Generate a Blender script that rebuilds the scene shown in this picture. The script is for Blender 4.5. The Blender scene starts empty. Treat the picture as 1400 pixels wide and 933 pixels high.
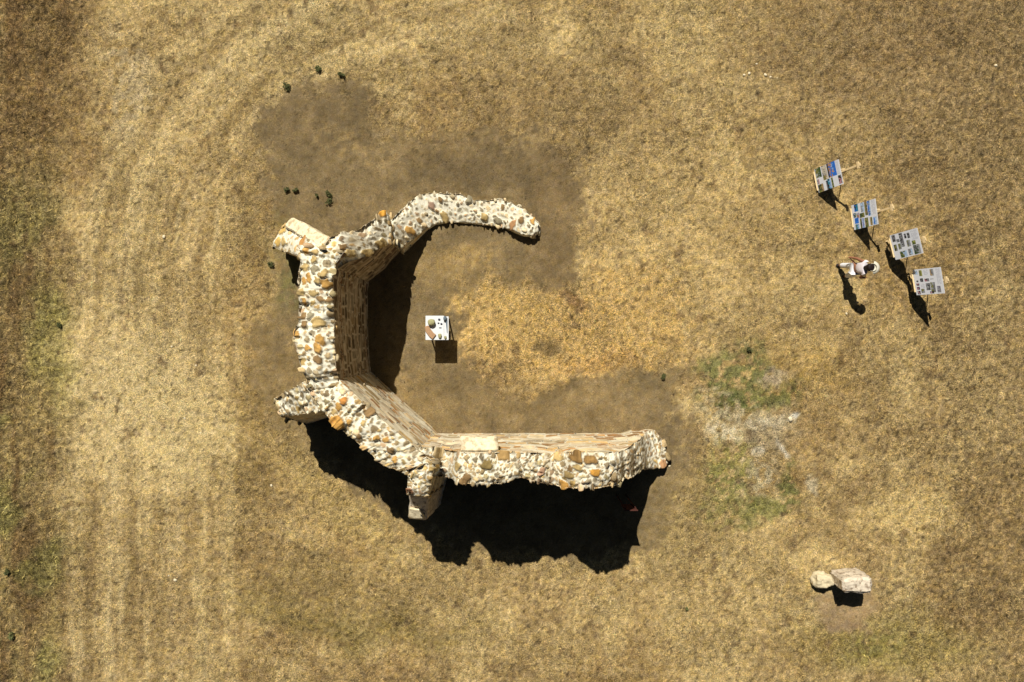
import bpy, bmesh, math, random
import numpy as np
from mathutils import Vector, Matrix, noise as mn
R = math.radians
random.seed(7)
rng = np.random.default_rng(7)
S = bpy.context.scene
C = S.collection
H = 23.0                      # camera height, 1000 px focal length on the 1400 px wide photo

def W(px, py, z=0.0):
    k = (H - z) * 0.001
    return Vector(((px - 700) * k, -(py - 466.5) * k, z))

def lin(c):
    return tuple(((v/255)/12.92 if v/255 <= .04045 else (((v/255)+.055)/1.055)**2.4) for v in c)
ALB = 1.30                    # lit sRGB colour -> albedo
def alb(c, k=ALB):
    l = [v*k for v in lin(c)]; q = min(1, .87/max(l))
    return tuple(v*q for v in l)

# ------------------------------------------------------------------ noise
def _hash(ix, iy, seed):
    h = (ix.astype(np.int64)*374761393 + iy.astype(np.int64)*668265263 + seed*1442695041) & 0x7fffffff
    h = ((h ^ (h >> 13))*1274126177) & 0x7fffffff
    h = ((h ^ (h >> 16))*668265263) & 0x7fffffff
    return (h & 0xffff)/65535.0
def vnoise(x, y, seed=0):
    x = np.asarray(x, float); y = np.asarray(y, float)
    ix = np.floor(x); iy = np.floor(y); fx = x-ix; fy = y-iy
    fx = fx*fx*(3-2*fx); fy = fy*fy*(3-2*fy)
    a = _hash(ix, iy, seed); b = _hash(ix+1, iy, seed); c = _hash(ix, iy+1, seed); d = _hash(ix+1, iy+1, seed)
    return (a*(1-fx)+b*fx)*(1-fy)+(c*(1-fx)+d*fx)*fy
def fbm(x, y, f, o=4, seed=0, g=.55):
    t = 0; a = 1; n = 0
    ca, sa = math.cos(.6), math.sin(.6)
    x = np.asarray(x, float); y = np.asarray(y, float)
    for k in range(o):
        t = t + a*vnoise(x*f+17.3*k, y*f-9.1*k, seed+k*31); n += a; a *= g; f *= 2.03
        x, y = x*ca-y*sa, x*sa+y*ca
    return t/n                 # 0..1, mean .5
def sstep(a, b, x):
    t = np.clip((x-a)/(b-a), 0, 1); return t*t*(3-2*t)

# ------------------------------------------------------------------ helpers
def tag(o, label, cat, group=None, kind=None):
    if label: o['label'] = label
    if cat: o['category'] = cat
    if group: o['group'] = group
    if kind: o['kind'] = kind
    return o
def empty(name, loc, label, cat, group=None, rz=0):
    o = bpy.data.objects.new(name, None); C.objects.link(o)
    o.location = loc; o.rotation_euler = (0, 0, rz); o.empty_display_size = .2
    return tag(o, label, cat, group)
class MB:
    """collects vertices, faces, a material index per face and a colour per vertex"""
    def __init__(s): s.v = []; s.f = []; s.m = []; s.c = []
    def add(s, verts, faces, mi=0, col=(1, 1, 1)):
        b = len(s.v); s.v += [tuple(p) for p in verts]; s.c += [col]*len(verts)
        for f in faces: s.f.append(tuple(b+i for i in f)); s.m.append(mi)
    def box(s, c, size, rot=None, mi=0, col=(1, 1, 1), taper=1.0):
        hx, hy, hz = size[0]/2, size[1]/2, size[2]/2
        vs = []
        for z in (-1, 1):
            k = taper if z > 0 else 1
            for x, y in ((-1, -1), (1, -1), (1, 1), (-1, 1)): vs.append(Vector((x*hx*k, y*hy*k, z*hz)))
        if rot is not None: vs = [rot @ p for p in vs]
        c = Vector(c)
        s.add([c+p for p in vs], [(3, 2, 1, 0), (4, 5, 6, 7), (0, 1, 5, 4), (1, 2, 6, 5), (2, 3, 7, 6), (3, 0, 4, 7)], mi, col)
    def bar(s, a, b, w, h=None, mi=0, col=(1, 1, 1)):
        a = Vector(a); b = Vector(b); h = h or w
        d = (b-a); L = d.length; q = d.to_track_quat('Z', 'Y').to_matrix()
        s.box((a+b)/2, (w, h, L), q, mi, col)
    def tube(s, a, b, r, r2=None, n=8, mi=0, col=(1, 1, 1)):
        a = Vector(a); b = Vector(b); r2 = r if r2 is None else r2
        q = (b-a).to_track_quat('Z', 'Y').to_matrix(); vs = []
        for p, rr in ((a, r), (b, r2)):
            for k in range(n):
                t = 2*math.pi*k/n; vs.append(p+q @ Vector((rr*math.cos(t), rr*math.sin(t), 0)))
        fs = [(k, (k+1) % n, n+(k+1) % n, n+k) for k in range(n)]+[tuple(range(n-1, -1, -1)), tuple(range(n, 2*n))]
        s.add(vs, fs, mi, col)
    def build(s, name, mats, parent=None, smooth=False, bevel=0, loc=None):
        me = bpy.data.meshes.new(name); me.from_pydata(s.v, [], s.f)
        mats = mats if isinstance(mats, (list, tuple)) else [mats]
        for m in mats: me.materials.append(m)
        me.polygons.foreach_set('material_index', s.m)
        at = me.color_attributes.new('Col', 'FLOAT_COLOR', 'POINT')
        arr = np.ones((len(s.v), 4), np.float32); arr[:, :3] = np.array(s.c, np.float32)
        at.data.foreach_set('color', arr.ravel())
        if smooth: me.polygons.foreach_set('use_smooth', [True]*len(s.f))
        me.update()
        o = bpy.data.objects.new(name, me); C.objects.link(o)
        if loc is not None: o.location = loc
        if parent:
            o.parent = parent
        if bevel:
            b = o.modifiers.new('bevel', 'BEVEL'); b.width = bevel; b.segments = 2; b.limit_method = 'ANGLE'
        return o

# ------------------------------------------------------------------ materials
def mat(name, base=(.5, .5, .5), rough=.9, var=.0, vscale=20, bump=0, bscale=60, attr=False, spec=.2, dark=None, metallic=0):
    m = bpy.data.materials.new(name); m.use_nodes = True
    nt = m.node_tree; N = nt.nodes; L = nt.links
    b = N['Principled BSDF']; b.inputs['Roughness'].default_value = rough
    b.inputs['Specular IOR Level'].default_value = spec; b.inputs['Metallic'].default_value = metallic
    tc = N.new('ShaderNodeTexCoord')
    if attr:
        a = N.new('ShaderNodeAttribute'); a.attribute_name = 'Col'; src = a.outputs['Color']
    else:
        r = N.new('ShaderNodeRGB'); r.outputs[0].default_value = (*base, 1); src = r.outputs[0]
    if var:
        n1 = N.new('ShaderNodeTexNoise'); n1.inputs['Scale'].default_value = vscale; n1.inputs['Detail'].default_value = 6
        n1.inputs['Roughness'].default_value = .65
        L.new(tc.outputs['Object'], n1.inputs['Vector'])
        mr = N.new('ShaderNodeMapRange'); mr.inputs['From Min'].default_value = .3; mr.inputs['From Max'].default_value = .7
        mr.inputs['To Min'].default_value = 1-var; mr.inputs['To Max'].default_value = 1+var
        L.new(n1.outputs['Fac'], mr.inputs['Value'])
        mx = N.new('ShaderNodeVectorMath'); mx.operation = 'SCALE'
        L.new(src, mx.inputs[0]); L.new(mr.outputs[0], mx.inputs['Scale']); src = mx.outputs[0]
    if dark:                         # patches of a second colour
        n2 = N.new('ShaderNodeTexNoise'); n2.inputs['Scale'].default_value = dark[1]; n2.inputs['Detail'].default_value = 5
        L.new(tc.outputs['Object'], n2.inputs['Vector'])
        m2 = N.new('ShaderNodeMapRange'); m2.inputs['From Min'].default_value = dark[2]; m2.inputs['From Max'].default_value = dark[2]+.12
        m2.inputs['To Max'].default_value = dark[3]
        L.new(n2.outputs['Fac'], m2.inputs['Value'])
        mi = N.new('ShaderNodeMix'); mi.data_type = 'RGBA'
        L.new(m2.outputs[0], mi.inputs['Factor']); L.new(src, mi.inputs['A']); mi.inputs['B'].default_value = (*dark[0], 1)
        src = mi.outputs['Result']
    L.new(src, b.inputs['Base Color'])
    if bump:
        n3 = N.new('ShaderNodeTexNoise'); n3.inputs['Scale'].default_value = bscale; n3.inputs['Detail'].default_value = 4
        L.new(tc.outputs['Object'], n3.inputs['Vector'])
        bp = N.new('ShaderNodeBump'); bp.inputs['Strength'].default_value = 1; bp.inputs['Distance'].default_value = bump
        L.new(n3.outputs['Fac'], bp.inputs['Height']); L.new(bp.outputs[0], b.inputs['Normal'])
    return m
M_mortar = mat('lime_mortar_and_rubble', attr=True, var=.16, vscale=13, bump=.005, bscale=34)
M_stone = mat('rubble_stone', attr=True, var=.34, vscale=15, bump=.010, bscale=34)
M_pale = mat('pale_limestone', alb((222, 206, 170)), var=.24, vscale=8, bump=.010, bscale=18, dark=(alb((158, 136, 100)), 6, .53, .7))
M_grey = mat('weathered_limestone', alb((222, 206, 180), 1.0), var=.28, vscale=7, bump=.018, bscale=16, dark=(alb((120, 98, 76)), 9, .52, .8))
M_tan = mat('tan_sandstone', alb((226, 208, 168), .95), var=.15, vscale=9, bump=.02, bscale=20)
M_wood = mat('pine_wood', alb((244, 214, 160), 1.1), var=.15, vscale=30)
M_white = mat('white_board', (.78, .78, .80), rough=.5, var=.03, vscale=4)
M_print = mat('printed_poster', attr=True, rough=.45, var=.06, vscale=60)
M_white_paint = mat('white_paint', (.8, .8, .78), rough=.5, var=.04)
M_skin = mat('skin', (.30, .13, .07), rough=.6)
M_linen = mat('white_linen', (.82, .81, .80), rough=.95, var=.06, vscale=18, bump=.006, bscale=22)
M_pink = mat('pale_pink_cotton', (.82, .74, .74), rough=.95, var=.06, vscale=18, bump=.005, bscale=26)
M_hair = mat('dark_hair', (.018, .011, .009), rough=.6, var=.2, vscale=60)
M_cap = mat('cream_cap', (.74, .68, .52), rough=.8)
M_shoe = mat('dark_shoe', (.03, .025, .025), rough=.6)
M_leaf = mat('green_leaf', attr=True, rough=.7, var=.25, vscale=30)
M_blade = mat('dry_grass', attr=True, rough=.95, spec=.05)
M_rust = mat('rusty_steel', (.09, .03, .02), rough=.8, var=.3, vscale=30)
M_clay = mat('fired_clay', alb((190, 150, 112), .9), var=.18, vscale=25, bump=.006, bscale=50)
M_flint = mat('dark_flint', (.05, .055, .08), var=.3, vscale=40)
M_mossy = mat('mossy_stone', alb((150, 145, 105)), var=.3, vscale=22, bump=.01, bscale=40)

# ------------------------------------------------------------------ ground
def poly_sd(X, Y, P):
    d = np.full(X.shape, 1e18); s = np.ones(X.shape)
    n = len(P)
    for i in range(n):
        ax, ay = P[i]; bx, by = P[i-1]
        ex, ey = bx-ax, by-ay; wx, wy = X-ax, Y-ay
        t = np.clip((wx*ex+wy*ey)/(ex*ex+ey*ey+1e-9), 0, 1)
        dx, dy = wx-ex*t, wy-ey*t
        d = np.minimum(d, dx*dx+dy*dy)
        c1 = Y >= ay; c2 = Y < by; c3 = ex*wy > ey*wx
        flip = (c1 & c2 & c3) | (~c1 & ~c2 & ~c3)
        s = np.where(flip, -s, s)
    return s*np.sqrt(d)       # negative inside

def ground_colour(px, py):
    """lit colour (sRGB 0..255) of the ground at photo pixel, plus bare-earth and green masks"""
    wx = px + (fbm(px, py, 1/60, 4, 11)-.5)*70 + (fbm(px, py, 1/9, 2, 12)-.5)*14
    wy = py + (fbm(px, py, 1/60, 4, 13)-.5)*70 + (fbm(px, py, 1/9, 2, 14)-.5)*14
    def mix(c, col, a):
        return c*(1-a[..., None]) + np.array(col, float)*a[..., None]
    n1 = fbm(px, py, 1/170, 4, 1); n2 = fbm(px, py, 1/40, 4, 2); n3 = fbm(px, py, 1/12, 3, 3)
    base = np.array((170, 143, 94), float)*np.ones(px.shape+(1,))
    base = mix(base, (148, 120, 76), sstep(.42, .68, n1)*.8)
    base = mix(base, (192, 166, 113), sstep(.54, .30, n2)*.5)
    base = mix(base, (130, 106, 70), sstep(.54, .74, n2)*.5)
    bare = np.zeros(px.shape); green = np.zeros(px.shape); dead = np.zeros(px.shape)
    def blob(cx, cy, rx, ry, col, a, soft=.5, ang=0, thr=None, f=1/10, seed=50):
        nonlocal base
        ca, sa = math.cos(R(ang)), math.sin(R(ang))
        dx, dy = wx-cx, wy-cy
        r = np.sqrt(((dx*ca+dy*sa)/rx)**2 + ((-dx*sa+dy*ca)/ry)**2)
        m = sstep(1+soft, 1-soft, r)*a
        if thr is not None: m = m*sstep(thr, thr+.1, fbm(px, py, f, 3, seed))
        base = mix(base, col, m); return m
    def pg(P, col, a, soft=14, thr=None, f=1/10, seed=60):
        nonlocal base
        m = sstep(soft, -soft, poly_sd(wx, wy, P)+(fbm(px, py, 1/9, 4, 62)-.5)*soft*4.2)*a
        if thr is not None: m = m*sstep(thr, thr+.12, fbm(px, py, f, 3, seed))
        base = mix(base, col, m); return m
    # broad tones
    blob(1330, 90, 260, 190, (138, 114, 77), .75, .6)
    blob(1390, 480, 90, 520, (152, 128, 86), .5, .6)
    blob(1180, 240, 110, 60, (146, 120, 78), .4, .6)
    blob(760, 170, 150, 90, (140, 117, 78), .65, .6)
    blob(640, 60, 220, 40, (182, 158, 108), .35, .6)
    blob(900, 350, 130, 150, (182, 154, 102), .7, .6)
    blob(420, 60, 130, 60, (186, 161, 108), .5, .6)
    blob(1100, 330, 130, 150, (178, 150, 98), .45, .6)
    blob(980, 770, 110, 150, (184, 157, 104), .55, .6)
    blob(1250, 690, 62, 38, (200, 171, 112), .8, .5, -15)
    blob(1210, 880, 110, 40, (140, 125, 68), .5, .6)
    blob(1300, 560, 90, 90, (172, 146, 98), .4, .6)
    blob(480, 852, 160, 26, (126, 110, 62), .55, .6, 5)
    blob(430, 810, 120, 40, (140, 119, 74), .5, .6)
    blob(560, 810, 90, 40, (166, 141, 92), .5, .6)
    blob(470, 700, 100, 36, (176, 150, 92), .45, .6, 35)
    blob(300, 440, 70, 110, (160, 132, 84), .5, .6)
    blob(330, 600, 70, 80, (142, 118, 72), .55, .6)
    # wheel tracks: they run up the left side and sweep round the ruin at the top
    qx = px+(fbm(px, py, 1/70, 3, 74)-.5)*18; qy = py+(fbm(px, py, 1/70, 3, 76)-.5)*18
    t = -poly_sd(qx, qy, [(150, 1400), (150, 620), (152, 480), (163, 350), (192, 240), (245, 140), (325, 62), (430, 4), (540, -40), (800, -90), (3000, -90), (3000, 1400)])
    brk = .45+.75*fbm(px, py, 1/35, 3, 78)
    def band(c, w, col, a):
        nonlocal base
        base = mix(base, col, np.clip(np.exp(-((t-c)/w)**2)*a*brk, 0, 1)*sstep(900, 500, px)*sstep(70, 100, px)*.85)
    base = mix(base, (182, 156, 104), sstep(-70, -40, t)*sstep(175, 120, t)*.45*sstep(800, 500, px))
    band(-48, 9, (200, 174, 122), .8); band(-28, 7, (142, 119, 78), .7); band(4, 13, (204, 178, 126), .8); band(27, 8, (140, 118, 77), .75)
    band(48, 9, (196, 169, 116), .6); band(66, 7, (144, 121, 78), .55); band(90, 14, (200, 172, 120), .6); band(116, 9, (146, 122, 80), .45); band(140, 14, (192, 165, 112), .4)
    st = vnoise(t/5.5, py/90+px/90, 72)
    wgt = sstep(-80, -50, t)*sstep(190, 120, t)*sstep(800, 500, px)
    base = mix(base, (205, 180, 128), wgt*sstep(.6, .95, st)*.45); base = mix(base, (132, 108, 70), wgt*sstep(.4, .05, st)*.45)
    t2 = -poly_sd(qx, qy, [(300, 1200), (290, 560), (285, 420), (300, 300), (335, 190), (390, 110), (480, 70), (640, 55), (800, 60), (960, 110), (1040, 240), (1080, 420), (1090, 1200)])
    st2 = vnoise(t2/13, py/160+px/160, 79)
    w2 = sstep(-55, -20, t2)*sstep(70, 30, t2)*.5*sstep(760, 420, px)
    base = mix(base, (196, 170, 116), w2*sstep(.52, .85, st2)); base = mix(base, (138, 115, 74), w2*sstep(.48, .15, st2))
    blob(185, 540, 100, 110, (206, 180, 126), .8, .6, 65)
    blob(250, 600, 60, 60, (208, 182, 126), .6, .6, 55)
    blob(175, 110, 36, 60, (186, 166, 128), .55, .6, thr=.42)
    edge = sstep(118, 58, wx+(fbm(px, py, 1/24, 4, 73)-.5)*40)
    base = mix(base, (140, 119, 76), edge*.7)
    ln = vnoise(px/9+fbm(px, py, 1/40, 2, 70)*1.5, py/130, 75)
    base = mix(base, (112, 88, 56), edge*sstep(.55, .85, ln)*.7)
    base = mix(base, (160, 138, 86), edge*sstep(.4, .15, ln)*.6)
    gn = fbm(px, py, 1/70, 4, 77)
    g0 = edge*sstep(.5, .66, gn)*.55*sstep(150, 420, py); base = mix(base, (120, 116, 64), g0); green = np.maximum(green, g0)
    blob(50, 60, 60, 160, (120, 94, 60), .55, .6)
    blob(72, 470, 34, 80, (150, 140, 78), .5, .5)
    # worn earth round the ruin
    E1 = [(366, 138), (500, 128), (515, 182), (640, 192), (745, 190), (782, 220), (800, 300), (796, 372), (735, 392),
          (672, 395), (648, 470), (660, 515), (760, 515), (880, 495), (926, 510), (938, 580), (946, 650), (915, 700), (890, 760),
          (640, 760), (560, 720), (430, 620), (360, 560), (345, 460), (366, 380), (368, 300), (350, 230)]
    m = pg(E1, (108, 91, 63), .95, 13); bare = np.maximum(bare, m)
    blob(450, 170, 85, 45, (104, 87, 60), .8, .5)
    blob(655, 222, 120, 34, (104, 87, 60), .75, .4)
    blob(755, 300, 42, 90, (112, 92, 62), .7, .5)
    blob(690, 195, 70, 16, (150, 126, 84), .5, .6, 0, .46, 1/9, 63)
    blob(480, 200, 60, 30, (146, 122, 80), .45, .6, 20, .46, 1/9, 64)
    blob(590, 205, 60, 20, (128, 106, 70), .4, .4)
    m2 = blob(380, 340, 26, 70, (110, 100, 62), .6, .5, thr=.45)
    blob(600, 380, 60, 30, (138, 114, 72), .5, .6)
    blob(640, 360, 60, 18, (150, 122, 74), .5, .6, thr=.42)
    blob(560, 540, 40, 30, (132, 108, 68), .4, .5)
    m = pg([(370, 395), (400, 300), (345, 270), (330, 320), (352, 420), (345, 560), (420, 610)], (138, 114, 72), .5, 20)
    blob(740, 545, 160, 34, (118, 99, 66), .5, .5)
    blob(930, 720, 50, 60, (140, 118, 76), .55, .6)
    m = pg([(648, 400), (700, 388), (740, 400), (800, 380), (930, 380), (950, 480), (880, 490), (780, 508), (700, 500), (645, 470), (630, 440)],
           (192, 157, 97), .9, 20); bare = bare*(1-m)
    blob(700, 430, 60, 30, (198, 163, 99), .5, .5)
    blob(820, 490, 50, 18, (190, 148, 88), .55, .5)
    blob(750, 468, 20, 12, (122, 102, 68), .8, .4)
    blob(790, 400, 22, 10, (120, 92, 62), .7, .4, 30)
    blob(905, 515, 50, 14, (118, 100, 68), .7, .5)
    # green and chalky patch
    blob(1095, 500, 65, 34, (172, 140, 80), .6, .6, 10)
    blob(1055, 490, 44, 26, (150, 124, 76), .6, .5)
    blob(1048, 503, 22, 10, (172, 152, 124), .8, .4, 20)
    g = blob(1005, 508, 42, 36, (104, 104, 60), .8, .45, thr=.37, f=1/8, seed=81); green = np.maximum(green, g)
    g = blob(1035, 540, 44, 22, (102, 102, 56), .8, .5, -10, thr=.36, f=1/7, seed=82); green = np.maximum(green, g)
    blob(1010, 568, 52, 26, (196, 178, 138), .8, .6, 12, thr=.40, f=1/7, seed=83)
    g = blob(1005, 552, 40, 20, (84, 90, 46), .8, .5, thr=.52, f=1/7, seed=84); green = np.maximum(green, g)
    blob(985, 595, 20, 14, (212, 196, 160), .8, .5, thr=.35, f=1/6, seed=85)
    blob(1048, 588, 34, 9, (212, 197, 164), .75, .5, thr=.33, f=1/6, seed=86)
    blob(1081, 575, 8, 7, (238, 230, 212), .95, .4)
    blob(1076, 622, 6, 15, (232, 222, 204), .9, .4, -15)
    blob(1030, 628, 8, 7, (224, 212, 190), .8, .5)
    blob(1050, 605, 50, 30, (178, 160, 126), .6, .5)
    blob(1035, 665, 34, 26, (186, 172, 140), .65, .5, thr=.42, f=1/7, seed=87)
    g = blob(985, 668, 32, 26, (116, 112, 62), .8, .5, 20, thr=.40, f=1/7, seed=88); green = np.maximum(green, g)
    g = blob(1000, 630, 26, 30, (132, 126, 62), .6, .5, thr=.42, f=1/7, seed=89); green = np.maximum(green, g)
    g = blob(1000, 700, 40, 22, (126, 120, 68), .6, .6, 0, thr=.42, f=1/7, seed=101); green = np.maximum(green, g)
    g = blob(1050, 700, 46, 15, (116, 114, 62), .75, .5, -12, thr=.38, f=1/7, seed=90); green = np.maximum(green, g)
    g = blob(1085, 668, 12, 24, (92, 94, 50), .75, .5, -10, thr=.38, f=1/7, seed=91); green = np.maximum(green, g)
    blob(1125, 665, 10, 12, (206, 192, 162), .6, .5)
    g = blob(1190, 880, 30, 26, (122, 116, 60), .5, .6, thr=.4, f=1/8, seed=92); green = np.maximum(green, g)
    g = blob(395, 375, 24, 30, (100, 96, 58), .5, .5, thr=.42, f=1/8, seed=93); green = np.maximum(green, g)
    m = blob(1155, 822, 36, 34, (140, 116, 84), .8, .3); bare = np.maximum(bare, m)
    blob(1152, 845, 30, 10, (128, 106, 78), .7, .4)
    # scattered dark earth spots
    sp = fbm(px, py, 1/16, 3, 95)
    base = mix(base, (112, 90, 60), sstep(.70, .80, sp)*.55*(1-bare))
    # fine mottling
    f1 = fbm(px, py, 1/3.3, 2, 96)
    amp = .22*(1-bare*.72)+edge*.12+.10*sstep(1120, 1330, px)*(1-bare)
    base = base*(1+(f1-.5)[..., None]*2*amp[..., None]*1.15)
    base = base*(1+(n3-.5)[..., None]*.22)*(1+(fbm(px, py, 1/26, 4, 99)-.5)*.42*bare)[..., None]
    d_ = fbm(px, py, 1/3.6, 3, 97); base = base*(1-.34*sstep(.66, .76, d_)*(1-bare*.6))[..., None]
    base = np.clip(base, 30, 246)
    return base, bare, green, edge

def to_alb(rgb, k=ALB):
    c = rgb/255.0
    l = np.where(c <= .04045, c/12.92, ((c+.055)/1.055)**2.4)
    l = l*k; l = l*np.minimum(1, .84/l.max(-1, keepdims=True)); return np.clip(l, .004, .84)

def build_ground():
    fx = np.arange(-17.2, 17.21, .058); fy = np.arange(-11.6, 11.61, .058)
    def ext(a):
        out = []; d = .08; p = a[-1]
        while p < 600: p += d; out.append(p); d *= 1.22
        out = np.array(out); return np.concatenate([-out[::-1], a, out])
    ax, ay = ext(fx), ext(fy)
    X, Y = np.meshgrid(ax, ay)
    px = X/.023+700; py = -Y/.023+466.5
    col, bare, green, edge = ground_colour(px, py)
    far_ = sstep(0, 2.2, np.maximum(np.abs(X)-16.9, np.abs(Y)-11.4))      # beyond the finely divided part: broad tones only
    slow = fbm(X, Y, .05, 2, 500)
    col = col*(1-far_[..., None])+(np.array((166, 141, 94), float)*(.9+.2*slow)[..., None])*far_[..., None]; edge = edge*(1-far_); bare = bare*(1-far_)
    Z = (fbm(X, Y, .35, 3, 5)-.5)*.10 + (fbm(X, Y, 2.2, 3, 6)-.5)*.045*(1-bare*.5) + (fbm(X, Y, 7.5, 2, 7)-.5)*(.030+.05*edge)*(1-bare*.65)
    far = np.maximum(np.abs(X)-20, 0)+np.maximum(np.abs(Y)-14, 0)
    Z = Z + far*0
    n, m = X.shape
    V = np.stack([X, Y, Z], -1).reshape(-1, 3)
    idx = np.arange(n*m).reshape(n, m)
    F = np.stack([idx[:-1, :-1], idx[:-1, 1:], idx[1:, 1:], idx[1:, :-1]], -1).reshape(-1, 4)
    me = bpy.data.meshes.new('ground'); me.vertices.add(len(V)); me.vertices.foreach_set('co', V.ravel())
    me.loops.add(F.size); me.loops.foreach_set('vertex_index', F.ravel().astype(np.int32))
    me.polygons.add(len(F)); me.polygons.foreach_set('loop_start', np.arange(0, F.size, 4, dtype=np.int32))
    me.polygons.foreach_set('use_smooth', np.ones(len(F), bool))
    me.update(calc_edges=True)
    at = me.color_attributes.new('Col', 'FLOAT_COLOR', 'POINT')
    A = np.ones((n*m, 4), np.float32); A[:, :3] = to_alb(col).reshape(-1, 3); A[:, 3] = ((fbm(px, py, 1/55, 3, 400)-.5)*1.4*(1-bare)+.12+bare-.55*edge-.45*sstep(1120, 1330, px)*(1-bare)-.25*sstep(40, -20, np.abs(py-440)-60)*sstep(620, 680, px)*sstep(960, 900, px)*(1-bare)).ravel()
    at.data.foreach_set('color', A.ravel())
    o = bpy.data.objects.new('ground', me); C.objects.link(o)
    o['kind'] = 'structure'; o['label'] = 'dry tan grassland with worn bare earth round the ruin'
    # material
    mt = bpy.data.materials.new('dry_ground'); mt.use_nodes = True; nt = mt.node_tree; N = nt.nodes; L = nt.links
    b = N['Principled BSDF']; b.inputs['Roughness'].default_value = 1; b.inputs['Specular IOR Level'].default_value = .05
    a = N.new('ShaderNodeAttribute'); a.attribute_name = 'Col'; tc = N.new('ShaderNodeTexCoord')
    def nz(sc, det, rough=.7, vec=None):
        t = N.new('ShaderNodeTexNoise'); t.inputs['Scale'].default_value = sc; t.inputs['Detail'].default_value = det
        t.inputs['Roughness'].default_value = rough; L.new(vec or tc.outputs['Object'], t.inputs['Vector']); return t.outputs['Fac']
    def mr(src, a0, a1, b0, b1):
        t = N.new('ShaderNodeMapRange'); t.inputs['From Min'].default_value = a0; t.inputs['From Max'].default_value = a1
        t.inputs['To Min'].default_value = b0; t.inputs['To Max'].default_value = b1; L.new(src, t.inputs['Value']); return t.outputs[0]
    def math_(op, x, y):
        t = N.new('ShaderNodeMath'); t.operation = op
        for i, q in enumerate((x, y)):
            if isinstance(q, (int, float)): t.inputs[i].default_value = q
            else: L.new(q, t.inputs[i])
        return t.outputs[0]
    grass = math_('SUBTRACT', 1, a.outputs['Alpha'])
    fine = nz(23, 4, .8); fine2 = nz(46, 3, .8)
    sw = N.new('ShaderNodeMapping'); sw.inputs['Scale'].default_value = (1, 2.6, 1); sw.inputs['Rotation'].default_value = (0, 0, .6)
    L.new(tc.outputs['Object'], sw.inputs['Vector'])
    blade = nz(17, 3, .7, sw.outputs[0])
    v = mr(fine, .34, .66, .50, 1.50); v2 = mr(fine2, .36, .64, .52, 1.48); v3 = mr(blade, .36, .66, .78, 1.2)
    vv = math_('MULTIPLY', math_('MULTIPLY', v, v2), v3)
    amt = math_('ADD', math_('MULTIPLY', grass, .50), .50)
    vv = math_('ADD', math_('MULTIPLY', math_('SUBTRACT', vv, 1), amt), 1)
    spk = mr(nz(16, 4, .8), .61, .67, 1, .42)
    vv = math_('MULTIPLY', vv, math_('ADD', math_('MULTIPLY', math_('SUBTRACT', spk, 1), math_('ADD', math_('MULTIPLY', grass, .6), .25)), 1))
    sc = N.new('ShaderNodeVectorMath'); sc.operation = 'SCALE'; L.new(a.outputs['Color'], sc.inputs[0]); L.new(vv, sc.inputs['Scale'])
    hs = N.new('ShaderNodeHueSaturation'); L.new(mr(nz(7, 4), .35, .65, .497, .508), hs.inputs['Hue'])
    L.new(mr(nz(5, 4), .35, .65,   .91, 1.06), hs.inputs['Saturation']); L.new(sc.outputs[0], hs.inputs['Color'])
    L.new(hs.outputs[0], b.inputs['Base Color'])
    bp = N.new('ShaderNodeBump'); bp.inputs['Strength'].default_value = 1
    L.new(math_('ADD', math_('MULTIPLY', grass, .034), .012), bp.inputs['Distance'])
    L.new(math_('ADD', fine, math_('MULTIPLY', fine2, .4)), bp.inputs['Height']); L.new(bp.outputs[0], b.inputs['Normal'])
    me.materials.append(mt)
    return o
build_ground()

def gz(x, y):
    """approximate height of the ground"""
    X = np.array([x]); Y = np.array([y])
    return float(((fbm(X, Y, .35, 3, 5)-.5)*.10)[0])

# ------------------------------------------------------------------ grass (nobody could count the blades)
def build_grass():
    n = 210000
    x = rng.uniform(-17, 17, n); y = rng.uniform(-11.5, 11.5, n)
    px = x/.023+700; py = -y/.023+466.5
    col, bare, green, edge = ground_colour(px, py)
    dens = .20+.8*fbm(px, py, 1/14, 3, 301)
    keep = rng.random(n) < (1-bare*.93)*dens*(.62+edge*.38)
    x, y, col, green, edge, bare = x[keep], y[keep], col[keep], green[keep], edge[keep], bare[keep]
    n = len(x)
    L = rng.uniform(.035, .10, n)*(1+edge*.7); w = rng.uniform(.006, .014, n)*(1+green*.8)
    a = rng.uniform(0, 2*np.pi, n); tilt = rng.uniform(.3, 1.15, n)
    z0 = (fbm(x, y, .35, 3, 5)-.5)*.10 + (fbm(x, y, 2.2, 3, 6)-.5)*.045*(1-bare*.5) - .005
    dx, dy = np.cos(a), np.sin(a)
    P0 = np.stack([x-dy*w, y+dx*w, z0], -1); P1 = np.stack([x+dy*w, y-dx*w, z0], -1)
    P2 = np.stack([x+dx*L*np.sin(tilt), y+dy*L*np.sin(tilt), z0+L*np.cos(tilt)*.8], -1)
    V = np.stack([P0, P1, P2], 1).reshape(-1, 3)
    me = bpy.data.meshes.new('grass'); me.vertices.add(3*n); me.vertices.foreach_set('co', V.ravel())
    me.loops.add(3*n); me.loops.foreach_set('vertex_index', np.arange(3*n, dtype=np.int32))
    me.polygons.add(n); me.polygons.foreach_set('loop_start', np.arange(0, 3*n, 3, dtype=np.int32)); me.update(calc_edges=True)
    k = rng.uniform(.50, 1.45, n)[:, None]
    c = to_alb(np.clip(col*k, 20, 240))
    A = np.ones((n, 3, 4), np.float32); A[:, :, :3] = c[:, None, :]
    at = me.color_attributes.new('Col', 'FLOAT_COLOR', 'POINT'); at.data.foreach_set('color', A.ravel())
    me.materials.append(M_blade)
    o = bpy.data.objects.new('grass', me); C.objects.link(o)
    tag(o, 'short dry straw coloured grass covering the field', 'grass', None, 'stuff')
build_grass()

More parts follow.
